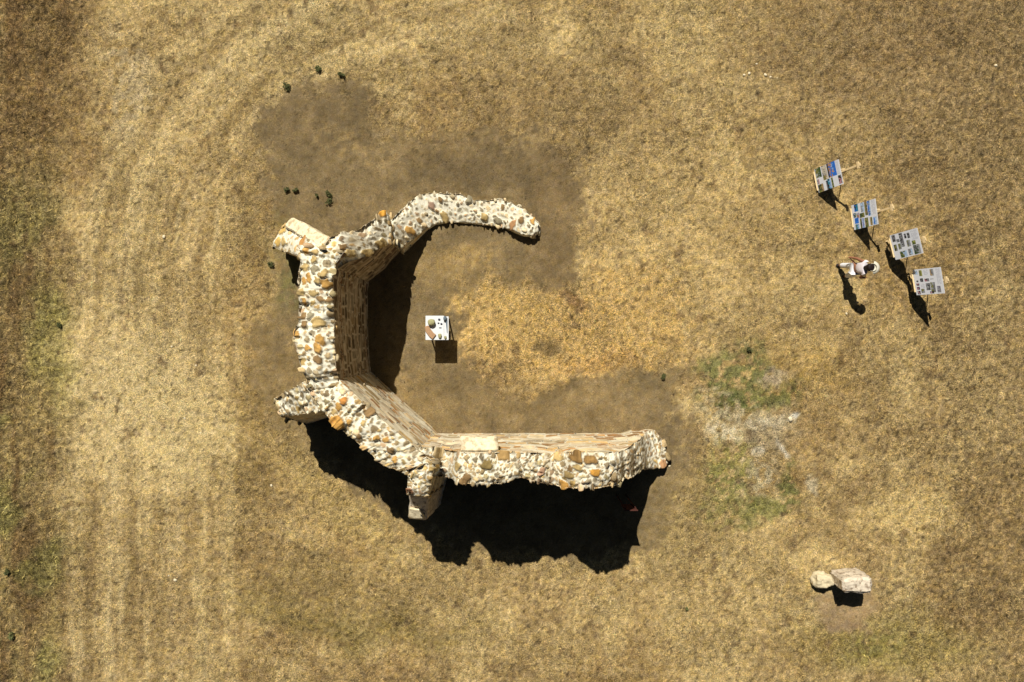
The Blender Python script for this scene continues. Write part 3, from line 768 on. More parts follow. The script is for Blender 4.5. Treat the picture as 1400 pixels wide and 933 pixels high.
def rough_block(name, corners_top, corners_base, zt, zb, mats, parent, seed, sub=10, amp=.03, loc=None, blunt=.06):
    """a hewn block: top and base quads (world xy), subdivided and worn"""
    bm = bmesh.new()
    vt = [bm.verts.new((p[0], p[1], z)) for p, z in zip(corners_top, zt)]; vb = [bm.verts.new((p[0], p[1], z)) for p, z in zip(corners_base, zb)]
    bm.faces.new(vt); bm.faces.new(vb[::-1])
    for k in range(4): bm.faces.new((vb[k], vb[(k+1) % 4], vt[(k+1) % 4], vt[k]))
    bmesh.ops.recalc_face_normals(bm, faces=bm.faces)
    bmesh.ops.bevel(bm, geom=bm.edges[:], offset=blunt*.5, segments=2, affect='EDGES')
    bmesh.ops.subdivide_edges(bm, edges=[e for e in bm.edges if e.calc_length() > .08], cuts=sub, use_grid_fill=True)
    bmesh.ops.triangulate(bm, faces=[f for f in bm.faces if len(f.verts) > 4])
    bm.normal_update()
    for v in bm.verts:
        q = v.co*3+Vector((seed, seed*.7, 0))
        d = mn.fractal(q, .6, 2.0, 4)*amp + mn.noise(q*.6)*amp*1.2
        v.co += v.normal*d
    me = bpy.data.meshes.new(name); bm.to_mesh(me); bm.free()
    me.materials.append(mats)
    at = me.color_attributes.new('Col', 'FLOAT_COLOR', 'POINT')
    me.polygons.foreach_set('use_smooth', [True]*len(me.polygons))
    o = bpy.data.objects.new(name, me); C.objects.link(o); o.parent = parent
    return o
def q4(P, zs): return [tuple(W(x, y, z))[:2] for (x, y), z in zip(P, zs)]
# smooth dressed slab along the north-east side of the upper buttress
zt = (4.0, 1.75, 1.65, 4.05)
rough_block('dressed_slab', q4([(452, 326), (400, 297), (388, 309), (438, 342)], zt), q4([(452, 326), (400, 297), (388, 309), (438, 342)], zt), zt, (2.6, .2, .2, 2.6), M_pale, ruin, 3, amp=.034)
# flat limestone slab built into the inner face of the south wall
zt = (3.85, 3.85, 4.1, 4.1)
rough_block('dressed_slab', q4([(629, 597), (680, 598), (681, 617), (630, 618)], zt), q4([(629, 598), (680, 599), (681, 622), (630, 622)], zt), zt, (3.3, 3.3, 3.3, 3.3), M_pale, ruin, 9, amp=.026)
# lower stepped foot of the south buttress
zt = (3.2, 3.2, 2.3, 2.2)
rough_block('buttress_foot', q4([(560, 672), (585, 672), (583, 712), (558, 710)], zt), [tuple(W(*p))[:2] for p in ((578, 650), (612, 650), (603, 690), (580, 690))], zt, (-.1, -.1, -.1, -.1), M_grey, ruin, 15, amp=.03)
zt = (2.75, 2.75, 2.55, 2.5)
rough_block('dressed_slab', q4([(559, 694), (574, 697), (580, 711), (558, 709)], zt), q4([(559, 694), (574, 697), (580, 711), (558, 709)], zt), zt, (2.2, 2.2, 2.1, 2.1), M_pale, ruin, 21, amp=.02)

# ------------------------------------------------------------------ display table with finds
tz = .95
tc_ = W(597.5, 448.5, tz); tx, ty = tc_.x, tc_.y
table = empty('display_table', (tx, ty, 0), 'small white folding table with archaeological finds, standing inside the apse', 'table')
wv, hv = .70, .73
mb = MB(); mb.box((-.07, 0, tz-.012), (wv-.14-.006, hv, .024)); mb.build('tabletop', M_white_paint, table, bevel=.004)
mb = MB(); mb.box((wv/2-.07, -.01, tz-.016), (.138, hv-.02, .024)); mb.build('tabletop', M_white_paint, table, bevel=.004)
mb = MB(); mb.box((0, 0, tz-.05), (wv-.16, hv-.14, .04)); mb.build('apron', M_white_paint, table)
for sx in (-1, 1):
    for sy in (-1, 1):
        mb = MB(); mb.bar((sx*(wv/2-.1), sy*(hv/2-.09), tz-.04), (sx*(wv/2-.08), sy*(hv/2-.05), 0), .035, .035); mb.build('leg', M_white_paint, table)
mb = MB(); mb.box((.0, 0, .45), (wv-.22, hv-.2, .018)); mb.build('lower_shelf', M_white_paint, table)
def pebble(name, loc, size, m, label, cat, group=None, seed=1, sub=3, rz=0, flat=1.0, amp=.25):
    bm = bmesh.new(); bmesh.ops.create_icosphere(bm, subdivisions=sub, radius=1)
    for v in bm.verts:
        d = 1+mn.fractal(v.co*1.1+Vector((seed*3.1, seed, 0)), .8, 2, 3)*amp
        c = v.co*d; mx = max(abs(c.x), abs(c.y), abs(c.z))
        c = c.lerp(c/mx*.85, .35)
        v.co = Vector((c.x*size[0], c.y*size[1], max(c.z, -.7)*size[2]))
    me = bpy.data.meshes.new(name); bm.to_mesh(me); bm.free(); me.materials.append(m)
    me.polygons.foreach_set('use_smooth', [True]*len(me.polygons))
    o = bpy.data.objects.new(name, me); C.objects.link(o); o.location = loc; o.rotation_euler = (0, 0, rz)
    return tag(o, label, cat, group)
def on_table(px, py, h): p = W(px, py, tz); return (p.x, p.y, tz+h)
pebble('stone_fragment', on_table(590, 441, .075), (.115, .10, .10), M_mossy, 'grey green lump of stone, the tallest find on the white table', 'stone', seed=2)
# curved clay brick
mb = MB(); path = [(583.5, 446), (585.5, 452), (590, 458), (594, 461)]
pts = [W(x, y, tz) for x, y in path]; vs = []
for k, p in enumerate(pts):
    d = (pts[min(k+1, 3)]-pts[max(k-1, 0)]).normalized(); nn = Vector((-d.y, d.x, 0)); w = .085 if k else .06
    for zz in (0.0, .055):
        for s_ in (-1, 1): vs.append((p.x+nn.x*w*s_-tx, p.y+nn.y*w*s_-ty, zz))
fs = []
for k in range(3):
    a = k*4; b = a+4
    fs += [(a, a+1, b+1, b), (a+2, b+2, b+3, a+3), (a, b, b+2, a+2), (a+1, a+3, b+3, b+1)]
fs += [(0, 2, 3, 1), (12, 13, 15, 14)]
mb.add(vs, fs); o = mb.build('clay_brick', M_clay, None, bevel=.012, loc=(tx, ty, tz+.002)); tag(o, 'orange tan curved clay brick lying at the lower left of the white table', 'brick')
pebble('flint_shard', on_table(600.5, 437, .015), (.035, .03, .02), M_flint, 'dark shard farthest from the clay brick on the white table', 'shard', seed=4)
pebble('flint_shard', on_table(599.5, 442, .012), (.028, .02, .015), M_flint, 'dark shard nearest the grey green stone lump on the white table', 'shard', seed=5)
pebble('flint_shard', on_table(603.5, 443, .015), (.032, .026, .02), M_flint, 'dark shard close to the seam of the white table, beside two others', 'shard', seed=6)
pebble('flint_shard', on_table(602, 448.5, .006), (.045, .014, .008), M_flint, 'thin dark sliver lying alone in the middle of the white table', 'shard', seed=7)
pebble('pottery_shard', on_table(601.5, 459.5, .03), (.055, .075, .045), M_mossy, 'brown ridged pottery shard beside the clay brick on the white table', 'shard', seed=8)
M_slate_shadow = mat('slate_and_shadow_grey', (.16, .2, .23), var=.15)
pebble('stone_fragment', on_table(608.5, 435.5, .05), (.05, .07, .07), M_slate_shadow, 'grey upright stone at the top right corner of the white table', 'stone', seed=9)
mb = MB(); mb.add([(-.03, .16, 0), (.03, .16, 0), (.035, -.3, 0), (.02, -.3, 0), (-.03, .16, .03), (.03, .16, .03), (.035, -.3, .01), (.02, -.3, .01)], [(3, 2, 1, 0), (4, 5, 6, 7), (0, 1, 5, 4), (1, 2, 6, 5), (2, 3, 7, 6), (3, 0, 4, 7)])
p = on_table(610.2, 442, .002); o = mb.build('shadow_strip', M_slate_shadow, None, loc=p); tag(o, 'long tapering grey strip standing for a shadow along the right edge of the white table', 'stone')  # grey strip laid in for a long triangular shadow on the tabletop
pebble('stone_fragment', on_table(609, 461.5, .02), (.04, .05, .03), M_mossy, 'small grey brown stone at the lower right corner of the white table', 'stone', seed=12)

# ------------------------------------------------------------------ easels with poster boards
def lerp(a, b, t): return a+(b-a)*t
def easel(board, zb, zt, mast, zm, label, layout, seed):
    """board: photo corners north-bottom, north-top, south-top, south-bottom of the leaning board"""
    random.seed(seed)
    NB, NT, ST, SB = W(*board[0], zb), W(*board[1], zt), W(*board[2], zt), W(*board[3], zb)
    e_ = (NB+ST-NT-SB)/4; NB = NB-e_; ST = ST-e_; NT = NT+e_; SB = SB+e_
    up = ((NT-NB)+(ST-SB))/2; al = ((SB-NB)+(ST-NT))/2
    up_n = up.normalized(); al_n = al.normalized(); nr = up_n.cross(al_n)
    if nr.x > 0: nr = -nr                      # the face looks to the left of the photo
    B0 = (NB+SB)/2; foot = Vector((B0.x, B0.y, 0))+Vector((.02, 0, 0))
    T0 = (NT+ST)/2; mt = T0+up_n*((zm-T0.z)/up_n.z)
    base = Vector((foot.x, foot.y, 0))
    root = empty('easel', (base.x+.2, base.y, 0), label, 'easel', 'easels with photo boards standing in a row'); off = root.location.copy()
    L_ = lambda v: Vector(v)-off
    c0 = (NB+NT+ST+SB)/4
    m_ = MB(); a0 = B0-nr*.035-up_n*.02
    rt = Matrix((al_n, nr, up_n)).transposed(); pa, pb = L_(a0), L_(mt-nr*.035); m_.box((pa+pb)/2, (.055, .03, (pb-pa).length), rt); m_.build('mast', M_wood, root)
    m_ = MB(); m_.box(L_(mt-nr*.03), (.20, .05, .07), rt); m_.box(L_(mt-nr*.03+up_n*.05), (.09, .045, .04), rt); m_.build('top_clamp', M_wood, root, bevel=.004)
    hinge = lerp(c0, mt, .55)-nr*.05
    for s_ in (-1, 1):
        f_ = foot+al_n*s_*.26; f_.z = 0
        m_ = MB(); m_.bar(L_(hinge+al_n*s_*.04), L_(f_-nr*.04), .04, .025); m_.build('leg', M_wood, root)
    back = Vector((hinge.x, hinge.y, 0))+Vector((.32, -.02, 0))
    m_ = MB(); m_.bar(L_(hinge-nr*.03), L_(back), .035, .025); m_.build('leg', M_wood, root)
    m_ = MB(); lz = B0-up_n*.025
    m_.bar(L_(lz-al_n*.30+nr*.005), L_(lz+al_n*.30+nr*.005), .06, .03); m_.build('ledge', M_wood, root, bevel=.004)
    m_ = MB()
    if zb > .2: q = foot+Vector((0, 0, .20))
    else: q = c0+up_n*.05-nr*.035
    m_.bar(L_(q-al_n*.24-nr*.04), L_(q+al_n*.24-nr*.04), .035, .02); m_.build('crossbar', M_wood, root)
    # board: four true corners, thin
    m_ = MB(); th = nr*-.012
    cs = [L_(p) for p in (NB, NT, ST, SB)]
    m_.add(cs+[c+th for c in cs], [(0, 1, 2, 3), (7, 6, 5, 4), (0, 4, 5, 1), (1, 5, 6, 2), (2, 6, 7, 3), (3, 7, 4, 0)])
    bd = m_.build('board', M_white, root)
    # prints on the board, a = along (north to south), b = up
    m_ = MB()
    def P(a, b, e=.004): return lerp(lerp(cs[0], cs[3], a), lerp(cs[1], cs[2], a), b)+nr*e
    NA, NBc = 44, 56                                # one printed sheet, a small patch of ink per cell
    ink = {}
    for (a0_, a1_, b0_, b1_, kind) in layout:
        split = random.uniform(.45, .62); tone = {}
        for i in range(NA):
            for j in range(NBc):
                a_, b_ = (i+.5)/NA, (j+.5)/NBc
                if not (a0_ <= a_ <= a1_ and b0_ <= b_ <= b1_): continue
                if kind == 'text':
                    if j % 2 == 0 and random.random() < .8: ink[i, j] = (.50, .51, .56)
                    continue
                t = (b_-b0_)/(b1_-b0_); key = (i//2, j//2)
                if key not in tone:
                    sky, mid_, low = kind
                    c = sky if t > split+random.uniform(-.18, .18) else (mid_ if random.random() < .55 else low)
                    kk = random.uniform(.75, 1.2); tone[key] = tuple(min(.8, v*kk) for v in c)
                kk = random.uniform(.9, 1.1); ink[i, j] = tuple(v*kk for v in tone[key])
    for i in range(NA):
        for j in range(NBc):
            x0, x1 = i/NA, (i+1)/NA; y0, y1 = j/NBc, (j+1)/NBc
            m_.add([P(x0, y0), P(x0, y1), P(x1, y1), P(x1, y0)], [(0, 1, 2, 3)], 0, ink.get((i, j), (.76, .77, .80)))
    pr = m_.build('poster', M_print, bd)
    fcol = [m_.c[f[0]] for f in m_.f]               # weld the cells into one sheet, the ink kept per corner
    pm = pr.data; pm.color_attributes.remove(pm.color_attributes['Col'])
    ca_ = pm.color_attributes.new('Col', 'FLOAT_COLOR', 'CORNER')
    arr = np.ones((len(fcol)*4, 4), np.float32); arr[:, :3] = np.repeat(np.array(fcol, np.float32), 4, axis=0); ca_.data.foreach_set('color', arr.ravel())
    bw = bmesh.new(); bw.from_mesh(pm); bmesh.ops.remove_doubles(bw, verts=bw.verts, dist=.0005); bw.to_mesh(pm); bw.free()
    return root
BLU = (.03, .17, .62); SKY = (.30, .45, .70); GRN = (.05, .09, .03); DKB = (.03, .03, .03); TAN = (.38, .26, .12); CRM = (.62, .55, .42); OLV = (.20, .20, .06)
LTB = (.42, .55, .72); GRY = (.18, .18, .19); TEA = (.03, .22, .34); MIDG = (.32, .33, .33); PNK = (.5, .25, .28)
easel([(1113, 231), (1146.5, 218.5), (1153, 251), (1120, 264.5)], .08, .86, (1167.5, 229), 1.36,
      'easel farthest from the walking person, its board with a large bright blue sea photo', [
    (.03, .56, .86, .97, 'text'), (.62, .96, .86, .99, (GRY, PNK, DKB)), (.0, .56, .55, .84, (BLU, BLU, (.55, .28, .07))), (.0, .56, .50, .55, (DKB, DKB, DKB)),
    (.0, .42, .28, .48, (CRM, CRM, GRY)), (.42, .60, .28, .48, (CRM, TAN, OLV)), (.0, .42, .01, .25, (GRN, OLV, MIDG)), (.60, 1, .57, .65, (OLV, GRN, OLV)),
    (.60, 1, .42, .56, (SKY, TEA, DKB)), (.64, 1, .36, .42, (DKB, GRY, DKB)), (.45, .66, .02, .10, (PNK, MIDG, DKB)), (.68, 1, .02, .24, (TAN, OLV, DKB)), (.06, .3, .68, .8, (BLU, SKY, BLU))], 11)
easel([(1164, 281), (1196.5, 272), (1201, 306.5), (1168, 315)], .08, .9, (1217, 283.5), 1.36,
      'easel with many small blue photos, standing beside the one with the large blue sea photo', [
    (.03, .60, .80, .97, 'text'), (.0, .60, .66, .77, (SKY, BLU, GRY)), (.0, .55, .54, .64, (DKB, TAN, OLV)), (.0, .38, .38, .52, (LTB, LTB, MIDG)), (.42, .60, .30, .50, (OLV, DKB, GRN)),
    (.0, .30, .10, .27, (TEA, BLU, DKB)), (.34, .52, .04, .14, (GRN, DKB, SKY)), (.36, .60, .16, .28, (PNK, TAN, SKY)), (.54, .78, .08, .24, (BLU, BLU, BLU)), (.80, 1, .08, .24, (SKY, TEA, OLV)),
    (.62, 1, .28, .36, (DKB, OLV, GRN)), (.62, 1, .38, .46, (LTB, SKY, (.2, .2, .5))), (.64, 1, .48, .62, (OLV, TAN, GRN)), (.66, .98, .70, .78, (GRN, OLV, TAN)), (.68, .98, .82, .96, (LTB, SKY, BLU))], 12)
easel([(1217, 322), (1253, 312), (1263, 346), (1224, 356)], .42, 1.22, (1264, 332), 1.30,
      'easel with rows of grey photos and one green one, third from the top', [
    (.04, .40, .74, .96, 'text'), (.02, .30, .06, .18, (GRY, GRY, DKB)), (.22, .34, .20, .30, (GRY, DKB, MIDG)), (.02, .56, .32, .44, (GRY, MIDG, DKB)), (.08, .28, .50, .58, (DKB, GRY, DKB)), (.08, .30, .61, .70, (GRY, DKB, MIDG)),
    (.42, .66, .06, .16, (GRY, OLV, DKB)), (.42, .64, .22, .32, (MIDG, OLV, GRY)), (.72, .98, .22, .46, (LTB, OLV, GRN)), (.36, .62, .54, .66, (MIDG, OLV, GRY)), (.70, .96, .52, .66, (LTB, MIDG, GRY)),
    (.44, .60, .72, .84, (OLV, (.35, .36, .08), GRN)), (.62, .98, .72, .95, (MIDG, GRN, GRY))], 13)
easel([(1247, 369), (1286.5, 365.5), (1291, 401), (1254, 404)], .45, 1.26, (1294, 377), 1.34,
      'lowest of the four easels, its white board with small pictures set far apart', [
    (.04, .64, .80, .97, 'text'), (.05, .2, .08, .16, (LTB, MIDG, LTB)), (.04, .28, .22, .32, ((.4, .4, .1), OLV, OLV)), (.04, .26, .38, .52, 'text'), (.04, .30, .60, .74, (MIDG, TAN, GRY)), (.36, .50, .22, .32, (DKB, GRY, DKB)),
    (.38, .50, .38, .54, (GRY, PNK, DKB)), (.40, .44, .58, .70, (GRY, GRY, GRY)), (.44, .50, .08, .14, (DKB, DKB, GRY)), (.55, .64, .06, .16, (DKB, PNK, DKB)), (.68, .80, .06, .16, (DKB, (.1, .05, .1), PNK)),
    (.85, .97, .06, .16, (DKB, GRY, PNK)), (.56, .84, .40, .54, (DKB, GRY, MIDG)), (.54, .94, .56, .72, (GRY, OLV, MIDG)), (.78, .94, .20, .32, (MIDG, OLV, GRY)), (.88, .97, .50, .64, (DKB, GRY, PNK)),
    (.70, .96, .76, .90, (GRY, MIDG, (.2, .18, .25))), (.56, .76, .22, .34, 'text')], 14)

# ------------------------------------------------------------------ person
def skin(name, chains, m, parent, sub=2, voxel=False):
    vs, es, rs = [], [], []; roots = []
    index = {}
    for ch in chains:
        prev = None
        for q in ch:
            key = tuple(round(c, 4) for c in q[:3])
            if key in index: i = index[key]
            else:
                i = len(vs); index[key] = i; vs.append(q[:3]); rs.append((q[3], q[4] if len(q) > 4 else q[3]))
            if prev is None: roots.append(i)
            elif prev != i: es.append((prev, i))
            prev = i
    me = bpy.data.meshes.new(name); me.from_pydata(vs, es, []); me.materials.append(m)
    o = bpy.data.objects.new(name, me); C.objects.link(o); o.parent = parent
    s_ = o.modifiers.new('skin', 'SKIN'); s_.use_smooth_shade = True
    if not me.skin_vertices:
        bmx = bmesh.new(); bmx.from_mesh(me); bmx.verts.layers.skin.verify(); bmx.to_mesh(me); bmx.free()
    for i, d in enumerate(me.skin_vertices[0].data):
        d.radius = rs[i]; d.use_root = (i == 0)
    ss = o.modifiers.new('sub', 'SUBSURF'); ss.levels = sub; ss.render_levels = sub
    return o
fp = W(1151, 371.5, 0)
person = empty('person', (fp.x, fp.y, 0), 'person in white trousers and pale pink top with a cream cap, walking towards the easels', 'person', rz=R(-6))
# x forward, y to the left, z up; leaning forward a little
pel = (.03, 0, .84); hipL = (.02, .09, .80); hipR = (.04, -.09, .80)
knL = (-.04, .13, .45); anL = (-.15, .17, .09); knR = (.14, -.12, .45); anR = (.06, -.15, .07)
ch_ = (.10, 0, 1.12); nk = (.15, 0, 1.29); shL = (.13, .16, 1.24); shR = (.13, -.16, 1.24)
elL = (-.04, .29, 1.04); wrL = (-.16, .33, .86); elR = (.12, -.27, 1.00); wrR = (.31, -.24, .90)
hd = (.21, 0, 1.41)
def fingers(w, dirx, diry, dz, side):
    out = []
    d = Vector((dirx, diry, dz)).normalized(); sdv = Vector((-d.y, d.x, 0)).normalized()
    palm = Vector(w)+d*.07
    for k, (o_, l) in enumerate(((-.028, .058), (-.010, .072), (.010, .068), (.027, .052))):
        b = palm+sdv*o_; e = b+d*l*.55+Vector((0, 0, -.008)); t = b+d*l+Vector((0, 0, -.026))
        out.append([(*palm, .022, .014), (*b, .010), (*e, .009), (*t, .007)])
    tb = Vector(w)+d*.02; out.append([(*tb, .020, .015), (*(tb+sdv*side*.038+d*.02), .011), (*(tb+sdv*side*.05+d*.05), .009)])
    return out
body = [[(*pel, .11, .09), (*ch_, .12, .09), (*nk, .05, .05), (.17, 0, 1.335, .05, .05), (.20, 0, 1.39, .085, .075), (.205, 0, 1.46, .09, .08), (.205, 0, 1.515, .055, .05)],
        [(*pel, .11, .09), (*hipL, .085), (*knL, .055), (*anL, .036), (-.06, .19, .035, .032, .025)],
        [(*pel, .11, .09), (*hipR, .085), (*knR, .055), (*anR, .036), (.16, -.16, .03, .032, .025)],
        [(*ch_, .12, .09), (*shL, .05), (*elL, .045), (*wrL, .032), (*(Vector(wrL)+Vector((-.04, .0, -.06))), .030, .018)],
        [(*ch_, .12, .09), (*shR, .05), (*elR, .045), (*wrR, .032), (*(Vector(wrR)+Vector((.07, .01, -.01))), .030, .018)]]
skin('body', body+fingers(wrL, -.5, 0, -.8, -1)+fingers(wrR, 1, .1, -.15, 1), M_skin, person)
# face features belong to the body's head: nose, ears, eyes
mb = MB(); mb.tube((.285, 0, 1.45), (.315, 0, 1.415), .010, .018, 6); mb.build('nose', M_skin, person, smooth=True)
for s_ in (-1, 1):
    mb = MB(); mb.tube((.20, s_*.078, 1.45), (.20, s_*.094, 1.43), .022, .014, 6); mb.build('ear', M_skin, person, smooth=True)
    mb = MB(); mb.tube((.278, s_*.032, 1.458), (.288, s_*.032, 1.458), .012, .008, 6); mb.build('eye', M_hair, person)
mb = MB(); mb.tube((.272, -.022, 1.385), (.272, .022, 1.385), .006, .006, 5); mb.build('mouth', M_rust, person)
skin('trousers', [[(*pel, .15, .13), (*hipL, .115, .115), (*knL, .095, .095), (-.135, .165, .15, .085, .085)], [(*pel, .15, .13), (*hipR, .115, .115), (*knR, .095, .095), (.07, -.15, .15, .085, .085)]], M_linen, person)
skin('shirt', [[(.035, 0, .88, .16, .13), (*ch_, .155, .12), (.145, 0, 1.24, .085, .075), (.155, 0, 1.285, .06, .06)],
               [(*ch_, .155, .12), (*shL, .075), (.10, .215, 1.13, .065)], [(*ch_, .155, .12), (*shR, .075), (.125, -.22, 1.13, .065)]], M_pink, person)
skin('hair', [[(.205, 0, 1.545, .09, .09), (.195, 0, 1.49, .145, .14), (.155, 0, 1.42, .12, .11), (.115, 0, 1.32, .075, .05), (.075, -.01, 1.22, .055, .03)]], M_hair, person)
# cap: crown band and brim
cap = MB(); n = 18
vs = []
cc = Vector((.215, 0, 1.50))
for ring, (r, h) in enumerate(((.112, -.005), (.118, .015), (.112, .032))):
    for k in range(n):
        t = 2*math.pi*k/n; vs.append(cc+Vector((r*math.cos(t)*1.1, r*math.sin(t), h+.02*math.cos(t))))
fs = [(q*n+k, q*n+(k+1) % n, (q+1)*n+(k+1) % n, (q+1)*n+k) for q in range(2) for k in range(n)]
cap.add(vs, fs)
br = []
for r in (.06, .14, .21):
    for k in range(n):
        t = -1.35+2.7*k/(n-1); e = r
        br.append(cc+Vector((e*math.cos(t)*1.08+.0, e*math.sin(t)*.95, .005-.10*max(0, e-.108))))
cap.add(br, [(q*n+k, (q+1)*n+k, (q+1)*n+k+1, q*n+k+1) for q in range(2) for k in range(n-1)])
co = cap.build('cap', M_cap, person, smooth=True)
so = co.modifiers.new('solid', 'SOLIDIFY'); so.thickness = .006
for (x, y, z, dz) in ((-.13, .17, .045, R(10)), (.10, -.155, .035, 0)):
    mb = MB(); mb.box((x+.03, y, z), (.26, .09, .07), Matrix.Rotation(R(18) if x < 0 else 0, 3, 'Y'), taper=.7); mb.build('shoe', M_shoe, person, bevel=.02)

# ------------------------------------------------------------------ stone block and boulder
def gquad(x0, x1, y0, y1, j=0):
    return [tuple(W(x, y))[:2] for x, y in ((x0, y0+1), (x1, y0-2), (x1+1, y1), (x0, y1))]
bl = empty('stone_block', tuple(W(1151, 788)), 'large upright hewn limestone block on the grass, its pale top long and grooved', 'stone')
o = rough_block('block', gquad(1132, 1171, 777, 796), gquad(1133, 1171, 778, 795), (1.08, 1.0, 1.04, 1.06), (-.05, -.05, -.05, -.05), M_grey, None, 31, sub=14, amp=.032, blunt=.11)
o.data.name = 'stone_block'
# keep the block as one mesh: move the empty's label to the mesh itself
for k in ('label', 'category'): o[k] = bl[k]
bpy.data.objects.remove(bl); o.name = 'stone_block'
p = W(1125, 793, .2)
pebble('boulder', (p.x, p.y, .17), (.29, .24, .26), M_tan, 'rounded yellowish boulder touching the left end of the hewn limestone block', 'stone', seed=17, sub=4, amp=.62)

# ------------------------------------------------------------------ sign in the shadow of the south wall
p = W(863, 698, 2.0)
sg = empty('information_sign', (p.x, p.y, 0), 'narrow rust brown upright sign standing in the dark shadow behind the long wall', 'sign')
mb = MB(); mb.box((0, 0, 1.62), (.36, .03, .72)); mb.build('sign_panel', M_rust, sg, bevel=.004)
for s_ in (-1, 1):
    mb = MB(); mb.bar((s_*.15, .03, 0), (s_*.15, .03, 1.9), .03); mb.build('post', M_rust, sg)
mb = MB(); mb.box((0, 0, 1.99), (.39, .035, .016)); mb.build('sign_frame', M_rust, sg)

# ------------------------------------------------------------------ weeds
def weed(px, py, r, label, seed, n=None, dark=1.0, group='dark green weeds on the worn ground'):
    random.seed(seed); r *= .85 if px > 300 and px < 900 else .62; an = random.uniform(.5, 1.0); aa = random.uniform(0, 3.1); lobes = [(random.uniform(-.5, .5)*r, random.uniform(-.5, .5)*r) for _ in range(3)]
    p = W(px, py); root = empty('weed', (p.x, p.y, gz(p.x, p.y)), label, 'weed', group)
    mb = MB(); n = n or int(26+r*260)
    st_ = MB()
    for k in range(n):
        a = random.uniform(0, 6.28); d = r*random.uniform(.1, 1)**.8
        h = random.uniform(.02, .09)+.05*(1-d/r)
        lb = random.choice(lobes); d *= .75; q0 = Matrix.Rotation(aa, 3, 'Z') @ Vector((math.cos(a)*d, math.sin(a)*d*an, 0)); c = Vector((q0.x+lb[0], q0.y+lb[1], h)); l = random.uniform(.025, .055); w = l*.42
        q = Matrix.Rotation(random.uniform(0, 6.28), 3, 'Z') @ Matrix.Rotation(random.uniform(-.6, .6), 3, 'Y')
        g = random.uniform(.7, 1.4)*dark
        mb.add([c+q @ Vector(v) for v in ((-l, 0, 0), (0, -w, .008), (l, 0, -.006), (0, w, .008))], [(0, 1, 2, 3)], 0, (.088*g, .090*g, .030*g))
        if k % 4 == 0: st_.tube((0, 0, 0), c, .004, .002, 4, 0, (.05, .06, .03))
    mb.build('leaves', M_leaf, root); st_.build('stems', M_leaf, root)
weed(449, 266, .16, 'largest dark green weed, above the upper buttress', 1)
weed(450, 276, .12, 'dark weed touching the underside of the largest one above the upper buttress', 2)
weed(434, 268, .06, 'tiny dark weed between the largest weed and a pair to its left', 3)
weed(405, 261, .09, 'right one of the pair of weeds above the upper buttress', 4)
weed(393, 261, .10, 'left one of the pair of weeds above the upper buttress', 5)
weed(394, 119, .15, 'dark weed at the upper left corner of the worn earth', 6)
weed(436, 94, .14, 'green weed in the grass just above the worn earth', 7, dark=1.3)
weed(467, 103, .11, 'grey green weed in the grass above the worn earth, right of another', 8, dark=1.1)
weed(1024, 478, .12, 'dark weed on the upper edge of the green patch', 9)
weed(906, 515, .13, 'green weed at the right end of the worn earth inside the ruin', 10, dark=1.2)
weed(371, 362, .13, 'low weed beside the outer face of the left wall', 11, dark=1.1)
weed(82, 444, .14, 'dark weed in the greener strip at the left edge of the field', 12)
weed(12, 782, .17, 'dark green weed on the left margin of the field', 14)
weed(15, 868, .17, 'bright green weed near the lower left corner', 15, dark=1.6)
weed(938, 831, .07, 'small green weed alone on the grass left of the stone block', 17, dark=1.5)

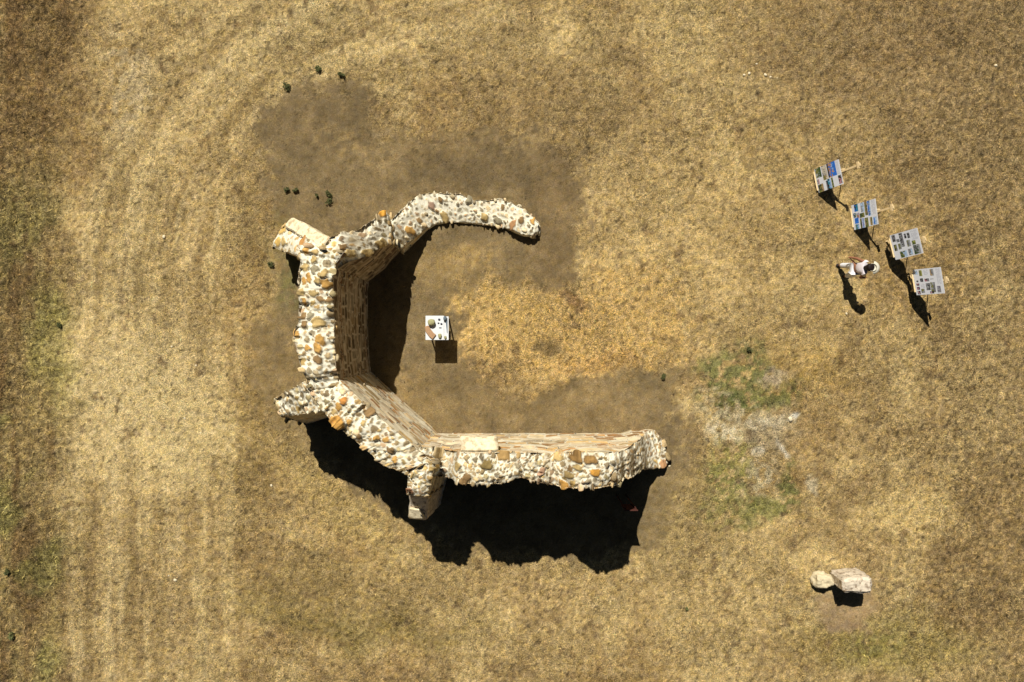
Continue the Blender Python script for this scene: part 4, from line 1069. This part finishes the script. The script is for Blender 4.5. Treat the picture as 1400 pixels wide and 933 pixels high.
# ------------------------------------------------------------------ loose white stones
G_ = 'loose white stones on the grass'
spots = [(1017, 103, .045, 'left one of the loose white stones high in the right half of the field'), (1024, 101, .05, 'white stone second from the left in the upper right scatter'),
         (1046, 103, .055, 'largest white stone of the upper right scatter'), (1053, 106, .04, 'white stone at the lower right of the upper right scatter'), (1062, 107, .03, 'last white stone at the right end of the upper right scatter'),
         (1034, 88, .035, 'topmost white stone of the upper right scatter'),
         (224, 324, .06, 'lone white stone left of the upper buttress'), (240, 793, .055, 'bright white stone in the lower left field'), (231, 787, .03, 'tiny white stone up and left of the bright one in the lower left field'),
         (371, 664, .045, 'white stone below the lower left buttress'), (1361, 90, .05, 'lone white stone near the upper right corner'), (1157, 429, .04, 'small white stone in front of the walking person'),
         (253, 572, .035, 'small white stone in the left field, left one of a pair'), (268, 500, .035, 'small white stone high in the left field scatter'),
         (235, 474, .035, 'small white stone left of the outer wall, alone'), (915, 637, .04, 'small white stone beside the broken right end of the long wall'), (1080, 573, .09, 'flat white stone at the top of the chalky patch')]
for k, (x, y, r, lb) in enumerate(spots):
    p = W(x, y); pebble('white_stone', (p.x, p.y, gz(p.x, p.y)+r*.3), (r*1.0, r*.8, r*.5), M_pale, lb, 'stone', G_, seed=40+k, sub=2, rz=k*1.3)

# ------------------------------------------------------------------ light and camera
SX, SY = 9*.023, -34*.023                 # shadow offset on the ground per metre of height
sd = Vector((-SX, -SY, 1)).normalized()
elev = math.asin(sd.z); az = math.atan2(sd.x, sd.y)      # azimuth from +Y towards +X
sun = bpy.data.lights.new('sun', 'SUN'); sun.energy = 5.0; sun.angle = R(.53); sun.color = (1.0, .972, .915)
so = bpy.data.objects.new('sun', sun); C.objects.link(so); so.rotation_euler = sd.to_track_quat('Z', 'Y').to_euler()
w = bpy.data.worlds.new('World'); S.world = w; w.use_nodes = True
sky = w.node_tree.nodes.new('ShaderNodeTexSky'); sky.sky_type = 'NISHITA'; sky.sun_disc = False
sky.sun_elevation = elev; sky.sun_rotation = az
bg = w.node_tree.nodes['Background']; bg.inputs['Strength'].default_value = .015
w.node_tree.links.new(sky.outputs[0], bg.inputs['Color'])
cam = bpy.data.cameras.new('camera'); cam.sensor_width = 36; cam.lens = 36*1000/1400; cam.clip_end = 3000
co_ = bpy.data.objects.new('camera', cam); C.objects.link(co_); co_.location = (0, 0, H); co_.rotation_euler = (0, 0, 0)
S.camera = co_
S.cycles.diffuse_bounces = 1; S.cycles.max_bounces = 4
S.view_settings.view_transform = 'Standard'; S.view_settings.look = 'None'; S.view_settings.exposure = 0
